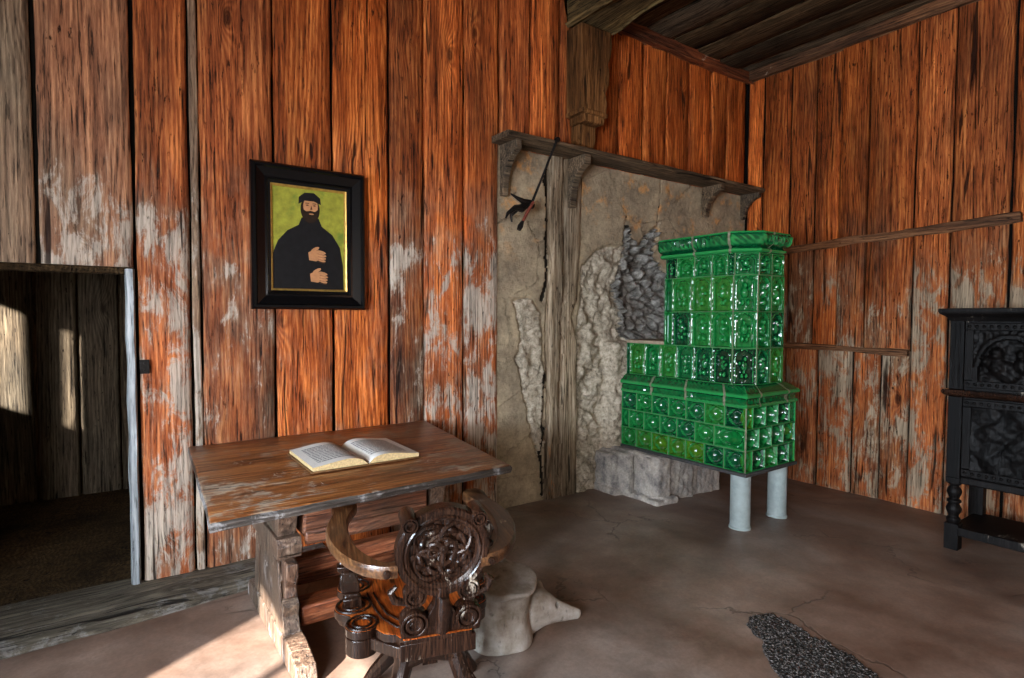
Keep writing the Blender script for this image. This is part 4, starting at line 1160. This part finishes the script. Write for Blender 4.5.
sweep(mb, planc, [(o_, Z4 + (z_ - Z4) * KC, r_) for o_, z_, r_ in [(-.03, Z4 - .004, 0), (.02, Z4, 0), (.034, Z4 + .012, 0), (.034, Z4 + .028, 0), (.022, Z4 + .04, 0), (.012, Z4 + .048, 0), (.03, Z4 + .058, .6), (.05, Z4 + .075, 1), (.06, Z4 + .10, 1), (.064, Z4 + .125, 1), (.066, Z4 + .15, 1), (.060, Z4 + .162, 0), (.066, Z4 + .17, 0), (.06, Z4 + .182, 0), (.0, Z4 + .186, 0), (-.10, Z4 + .186, 0)]], .015, 7, .33)
q = MB(); mb.face([mb.vert((x + SX, y + SY, Z4 + .184 * KC)) for x, y in planc[:-1]])
mb.build('cornice', [M_glaze, M_bowl_rim], st, smooth=40)

# masonry plinth that carries the stove at the wall
def block_sdf(boxes):
    def f(X, Y, Z):
        nz = .006 * np.sin(X * 23 + 2 * np.sin(Z * 17)) * np.cos(Y * 21 + Z * 11) + .004 * np.sin(X * 51 + Y * 37) * np.cos(Z * 47)
        s = np.full(X.shape, 9.)
        for (x0, x1, y0, y1, z0, z1, sl) in boxes:
            d = np.maximum(np.maximum(np.maximum(x0 - X, X - x1), np.maximum(y0 - Y, Y - y1)), np.maximum(z0 - Z, Z - z1 + sl * (X - x0)))
            qx = np.maximum(np.maximum(x0 - X, X - x1) + .02, 0); qy = np.maximum(np.maximum(y0 - Y, Y - y1) + .02, 0); qz = np.maximum(np.maximum(z0 - Z, Z - z1 + sl * (X - x0)) + .02, 0)
            d = np.maximum(d, np.sqrt(qx * qx + qy * qy + qz * qz) - .02)
            s = np.minimum(s, d)
        return s + nz + .004 * np.sin(X * 97 + Z * 61) * np.sin(Y * 83 - Z * 71)
    return f
V, F = surface_nets(block_sdf([(-2.275, -2.17, -.21, .05, .03, .34, 0), (-2.215, -2.12, -.315, .05, .0, .36, 0), (-2.15, -1.97, -.61, -.335, .02, .355, 0),
    (-2.10, -1.60, -.57, .05, -.14, .375, .06), (-1.62, -1.16, -.54, .05, -.14, .36, .55), (-2.30, -2.1, -.24, .05, -.1, .035, 0), (-2.19, -1.9, -.64, -.2, -.12, .012, 0), (-2.16, -1.45, -.60, .05, .355, .386, 0)]), (-2.36, -.70, -.18), (-1.08, .10, .44), .0125)
mb = MB(); mb.v = [tuple(map(float, v)) for v in V]
for q in F: mb.face(q)
struct(mb.build('stove_plinth', M_stone, smooth=180), 'grey masonry plinth under the back of the stove')

# ------------------------------------------------------------------ carved cabinet
cb = tag(empty('carved_cabinet', (-.74, -2.96, fz(-.9))), 'almost black carved wooden cabinet on turned posts by the right wall', 'cabinet')
CX, CY, CZ = .74, 2.96, -fz(-.9)
x0, x1, y0, y1 = -1.02, -.46, -3.60, -2.33      # front plane at x0
B = lambda mb, a, b, c, d, e, f: mb.box(a + CX, b + CX, c + CY, d + CY, e + CZ, f + CZ)
mb = MB(); B(mb, x0 + .03, x1, y0 + .02, y1 - .02, .44, 1.58); mb.build('body', M_cab, cb, bevel=.004)
mb = MB()
cor = [(0, 1.575), (.01, 1.585), (.015, 1.60), (.035, 1.615), (.055, 1.63), (.06, 1.645), (.06, 1.665), (.0, 1.668)]
R = []
for px, py, dx, dy in ((x1, y1, 0, 1), (x0, y1, -1, 1), (x0, y0, -1, -1), (x1, y0, 0, -1)):
    R.append([(px + dx * o + CX, py + dy * o + CY, z + CZ) for o, z in cor])
mb.loft(R, False, False); B(mb, x0, x1, y0, y1, 1.575, 1.667); mb.build('cornice', M_cab, cb, bevel=.003)
mb = MB(); led = [(0, 1.03), (.012, 1.035), (.03, 1.05), (.035, 1.065), (.03, 1.08), (.0, 1.085)]; R = []
for px, py, dx, dy in ((x1, y1, 0, 1), (x0, y1, -1, 1), (x0, y0, -1, -1), (x1, y0, 0, -1)):
    R.append([(px + dx * o + CX, py + dy * o + CY, z + CZ) for o, z in led])
mb.loft(R, False, False); B(mb, x0, x1, y0, y1, 1.03, 1.085); mb.build('ledge', M_chair, cb)
# stiles
for ya, yb in ((y1 - .085, y1), (y0, y0 + .085), (-3.005, -2.925)):
    mb = MB(); mb.att = (random.random(), .0, .3); B(mb, x0, x0 + .08, ya, yb, .44, 1.03); B(mb, x0, x0 + .08, ya, yb, 1.085, 1.576)
    for q in (.25, .6): B(mb, x0 - .006, x0, ya + (yb - ya) * q, ya + (yb - ya) * (q + .12), 1.10, 1.56)
    mb.build('stile', M_cab, cb, bevel=.004)
def carved(mb, ya, yb, za, zb, fn, nu=46, nv=46):
    def P(a, b):
        y = ya + (yb - ya) * a; z = za + (zb - za) * b
        ed = min(a, 1 - a, b, 1 - b)
        h = fn(a, b) if ed > .02 else -.01
        return (x0 + .012 - h + CX, y + CY, z + CZ)
    I = [[mb.vert(P(i / nu, j / nv)) for j in range(nv + 1)] for i in range(nu + 1)]
    for i in range(nu):
        for j in range(nv): mb.face((I[i][j], I[i][j + 1], I[i + 1][j + 1], I[i + 1][j]))
def arch_scene(a, b):
    x, y = (a - .5) * 2, (b - .30) * 1.5
    r = math.hypot(x, y); d = 0.
    if y > 0 or abs(x) > .6:
        if .78 < r < .92 and y > 0: return .016
        if r >= .92 and y > 0: return .004 + .012 * noise.noise(Vector((x * 9, y * 9, 1)))
    if abs(x) > .80: return .018
    for fx, fy, fr_, hh in ((.35, .35, .20, .05), (.32, .0, .26, .045), (-.30, .05, .22, .045), (-.28, .36, .13, .045), (0, -.15, .3, .03), (.62, .15, .14, .04), (-.6, -.05, .12, .04)):
        q = 1 - ((x - fx) ** 2 + (y - fy) ** 2) / fr_ ** 2
        if q > 0: d = max(d, hh * math.sqrt(q))
    return -.012 + d + .012 * noise.noise(Vector((x * 7, y * 9, 4)))
def vine(a, b):
    x, y = (a - .5) * 2, (b - .5) * 2
    w = math.sin(3.2 * y + 1.8 * math.sin(2.2 * x)) * math.cos(3.6 * x + 1.3 * math.sin(2.7 * y))
    w2 = math.sin(9 * math.hypot(x - .35, y - .3)) * .5 + math.sin(9 * math.hypot(x + .35, y + .25)) * .5
    return .012 * abs(w) ** .6 + .008 * w2 + .006 * noise.noise(Vector((x * 6, y * 8, 2)))
for ya, yb in ((-2.925, y1 - .085), (y0 + .085, -3.005)):
    for za, zb, fn in ((1.10, 1.565, arch_scene), (.46, 1.02, vine)):
        mb = MB(); mb.att = (random.random(), 0, .2)
        f = .055
        for q in ((ya, yb, za, za + f), (ya, yb, zb - f, zb), (ya, ya + f, za + f, zb - f), (yb - f, yb, za + f, zb - f)):
            B(mb, x0 + .004, x0 + .05, q[0] + .002, q[1] - .002, q[2] + .002, q[3] - .002)
        for k in range(12):                       # carved bead running round the door frame
            yk = ya + f * .5 + (yb - ya - f) * k / 11
            for zk in (za + f * .5, zb - f * .5): mb.lathe([(.0, -.010), (.011, -.005), (.014, .003)], 8, (x0 + .004 + CX, yk + CY, zk + CZ), 'x', caps=False)
        d = mb.build('door', M_cab, cb, bevel=.004)
        mb = MB(); mb.att = (random.random(), 0, .2); carved(mb, ya + f - .01, yb - f + .01, za + f - .01, zb - f + .01, fn); mb.build('carved_panel', M_cab, d, smooth=60)
mb = MB(); B(mb, x0 + .01, x0 + .06, y0 + .08, y1 - .08, .40, .455); B(mb, x0 + .05, x1, y1 - .05, y1 - .012, .40, .455); mb.build('apron', M_cab, cb, bevel=.01)
zf = fz(-.9)
for ya in (y1 - .043, y0 + .043):
    mb = MB(); mb.att = (.4, 0, .3); c = (x0 + .043 + CX, ya + CY, CZ)
    mb.box(c[0] - .043, c[0] + .043, c[1] - .043, c[1] + .043, zf + CZ + .002, .10 + CZ)
    mb.lathe([(.030, .10), (.042, .115), (.044, .135), (.030, .15), (.032, .16), (.046, .19), (.048, .21), (.036, .235), (.028, .245), (.044, .255), (.044, .27), (.028, .28), (.040, .31), (.046, .33), (.040, .355), (.028, .37), (.030, .38), (.042, .39), (.042, .405)], 20, c)
    mb.box(c[0] - .043, c[0] + .043, c[1] - .043, c[1] + .043, .40 + CZ, .44 + CZ)
    mb.build('front_post', M_cab, cb, smooth=40, bevel=.003)
    mb = MB(); B(mb, x1 - .075, x1, ya - .05, ya + .043, zf + .002, .44); mb.build('back_post', M_cab, cb, bevel=.005)
mb = MB(); B(mb, x0 + .012, x1 - .01, y0 + .03, y1 - .03, .045, .078); B(mb, x0 + .005, x0 + .02, y0 + .03, y1 - .03, .02, .082); mb.build('lower_shelf', M_cab, cb, bevel=.005)

# ------------------------------------------------------------------ light: daylight through the windows on the left
def area(name, loc, target, sx, sy, power, color):
    l = bpy.data.lights.new(name, 'AREA'); l.shape = 'RECTANGLE'; l.size = sx; l.size_y = sy; l.energy = power; l.color = color
    o = bpy.data.objects.new(name, l); COL.objects.link(o); o.location = loc
    o.rotation_euler = (Vector(target) - Vector(loc)).to_track_quat('-Z', 'Y').to_euler(); return o
area('daylight_window_1', (-9.0, -2.95, 1.55), (-4.5, -1.6, .9), 1.5, .85, 430, (.70, .85, 1))
area('daylight_window_2', (-8.56, -5.0, 1.8), (-3.0, -2.2, .6), 1.4, 1.6, 260, (.95, .95, 1))
s = bpy.data.lights.new('sun', 'SUN'); s.energy = 24; s.angle = math.radians(.9); s.color = (1, .94, .87)
so = bpy.data.objects.new('sun', s); COL.objects.link(so)
so.rotation_euler = Vector((.80, .45, -.40)).to_track_quat('-Z', 'Y').to_euler()
wd = bpy.data.worlds.new('World'); bpy.context.scene.world = wd; wd.use_nodes = True
wd.node_tree.nodes['Background'].inputs[0].default_value = (1., .90, .76, 1); wd.node_tree.nodes['Background'].inputs[1].default_value = .20

# ------------------------------------------------------------------ camera
cam = bpy.data.cameras.new('camera'); cam.sensor_width = 36; cam.lens = 36 * 577 / 1024; cam.clip_start = .05
co = bpy.data.objects.new('camera', cam); COL.objects.link(co)
yaw, pitch, roll = math.radians(54.83), math.radians(-2.26), math.radians(.18)
f = Vector((math.cos(yaw) * math.cos(pitch), math.sin(yaw) * math.cos(pitch), math.sin(pitch)))
r = Vector((math.sin(yaw), -math.cos(yaw), 0)); u = r.cross(f)
r2 = r * math.cos(roll) + u * math.sin(roll); u2 = u * math.cos(roll) - r * math.sin(roll)
co.matrix_world = Matrix(((r2.x, u2.x, -f.x, -6.03), (r2.y, u2.y, -f.y, -3.92), (r2.z, u2.z, -f.z, 1.6), (0, 0, 0, 1)))
sc = bpy.context.scene; sc.camera = co
sc.view_settings.view_transform = 'Standard'; sc.view_settings.look = 'None'
sc.view_settings.exposure = .68; sc.view_settings.gamma = 1; sc.view_settings.use_curve_mapping = False
sc.cycles.max_bounces = 6; sc.cycles.use_denoising = True; sc.cycles.sample_clamp_indirect = 4
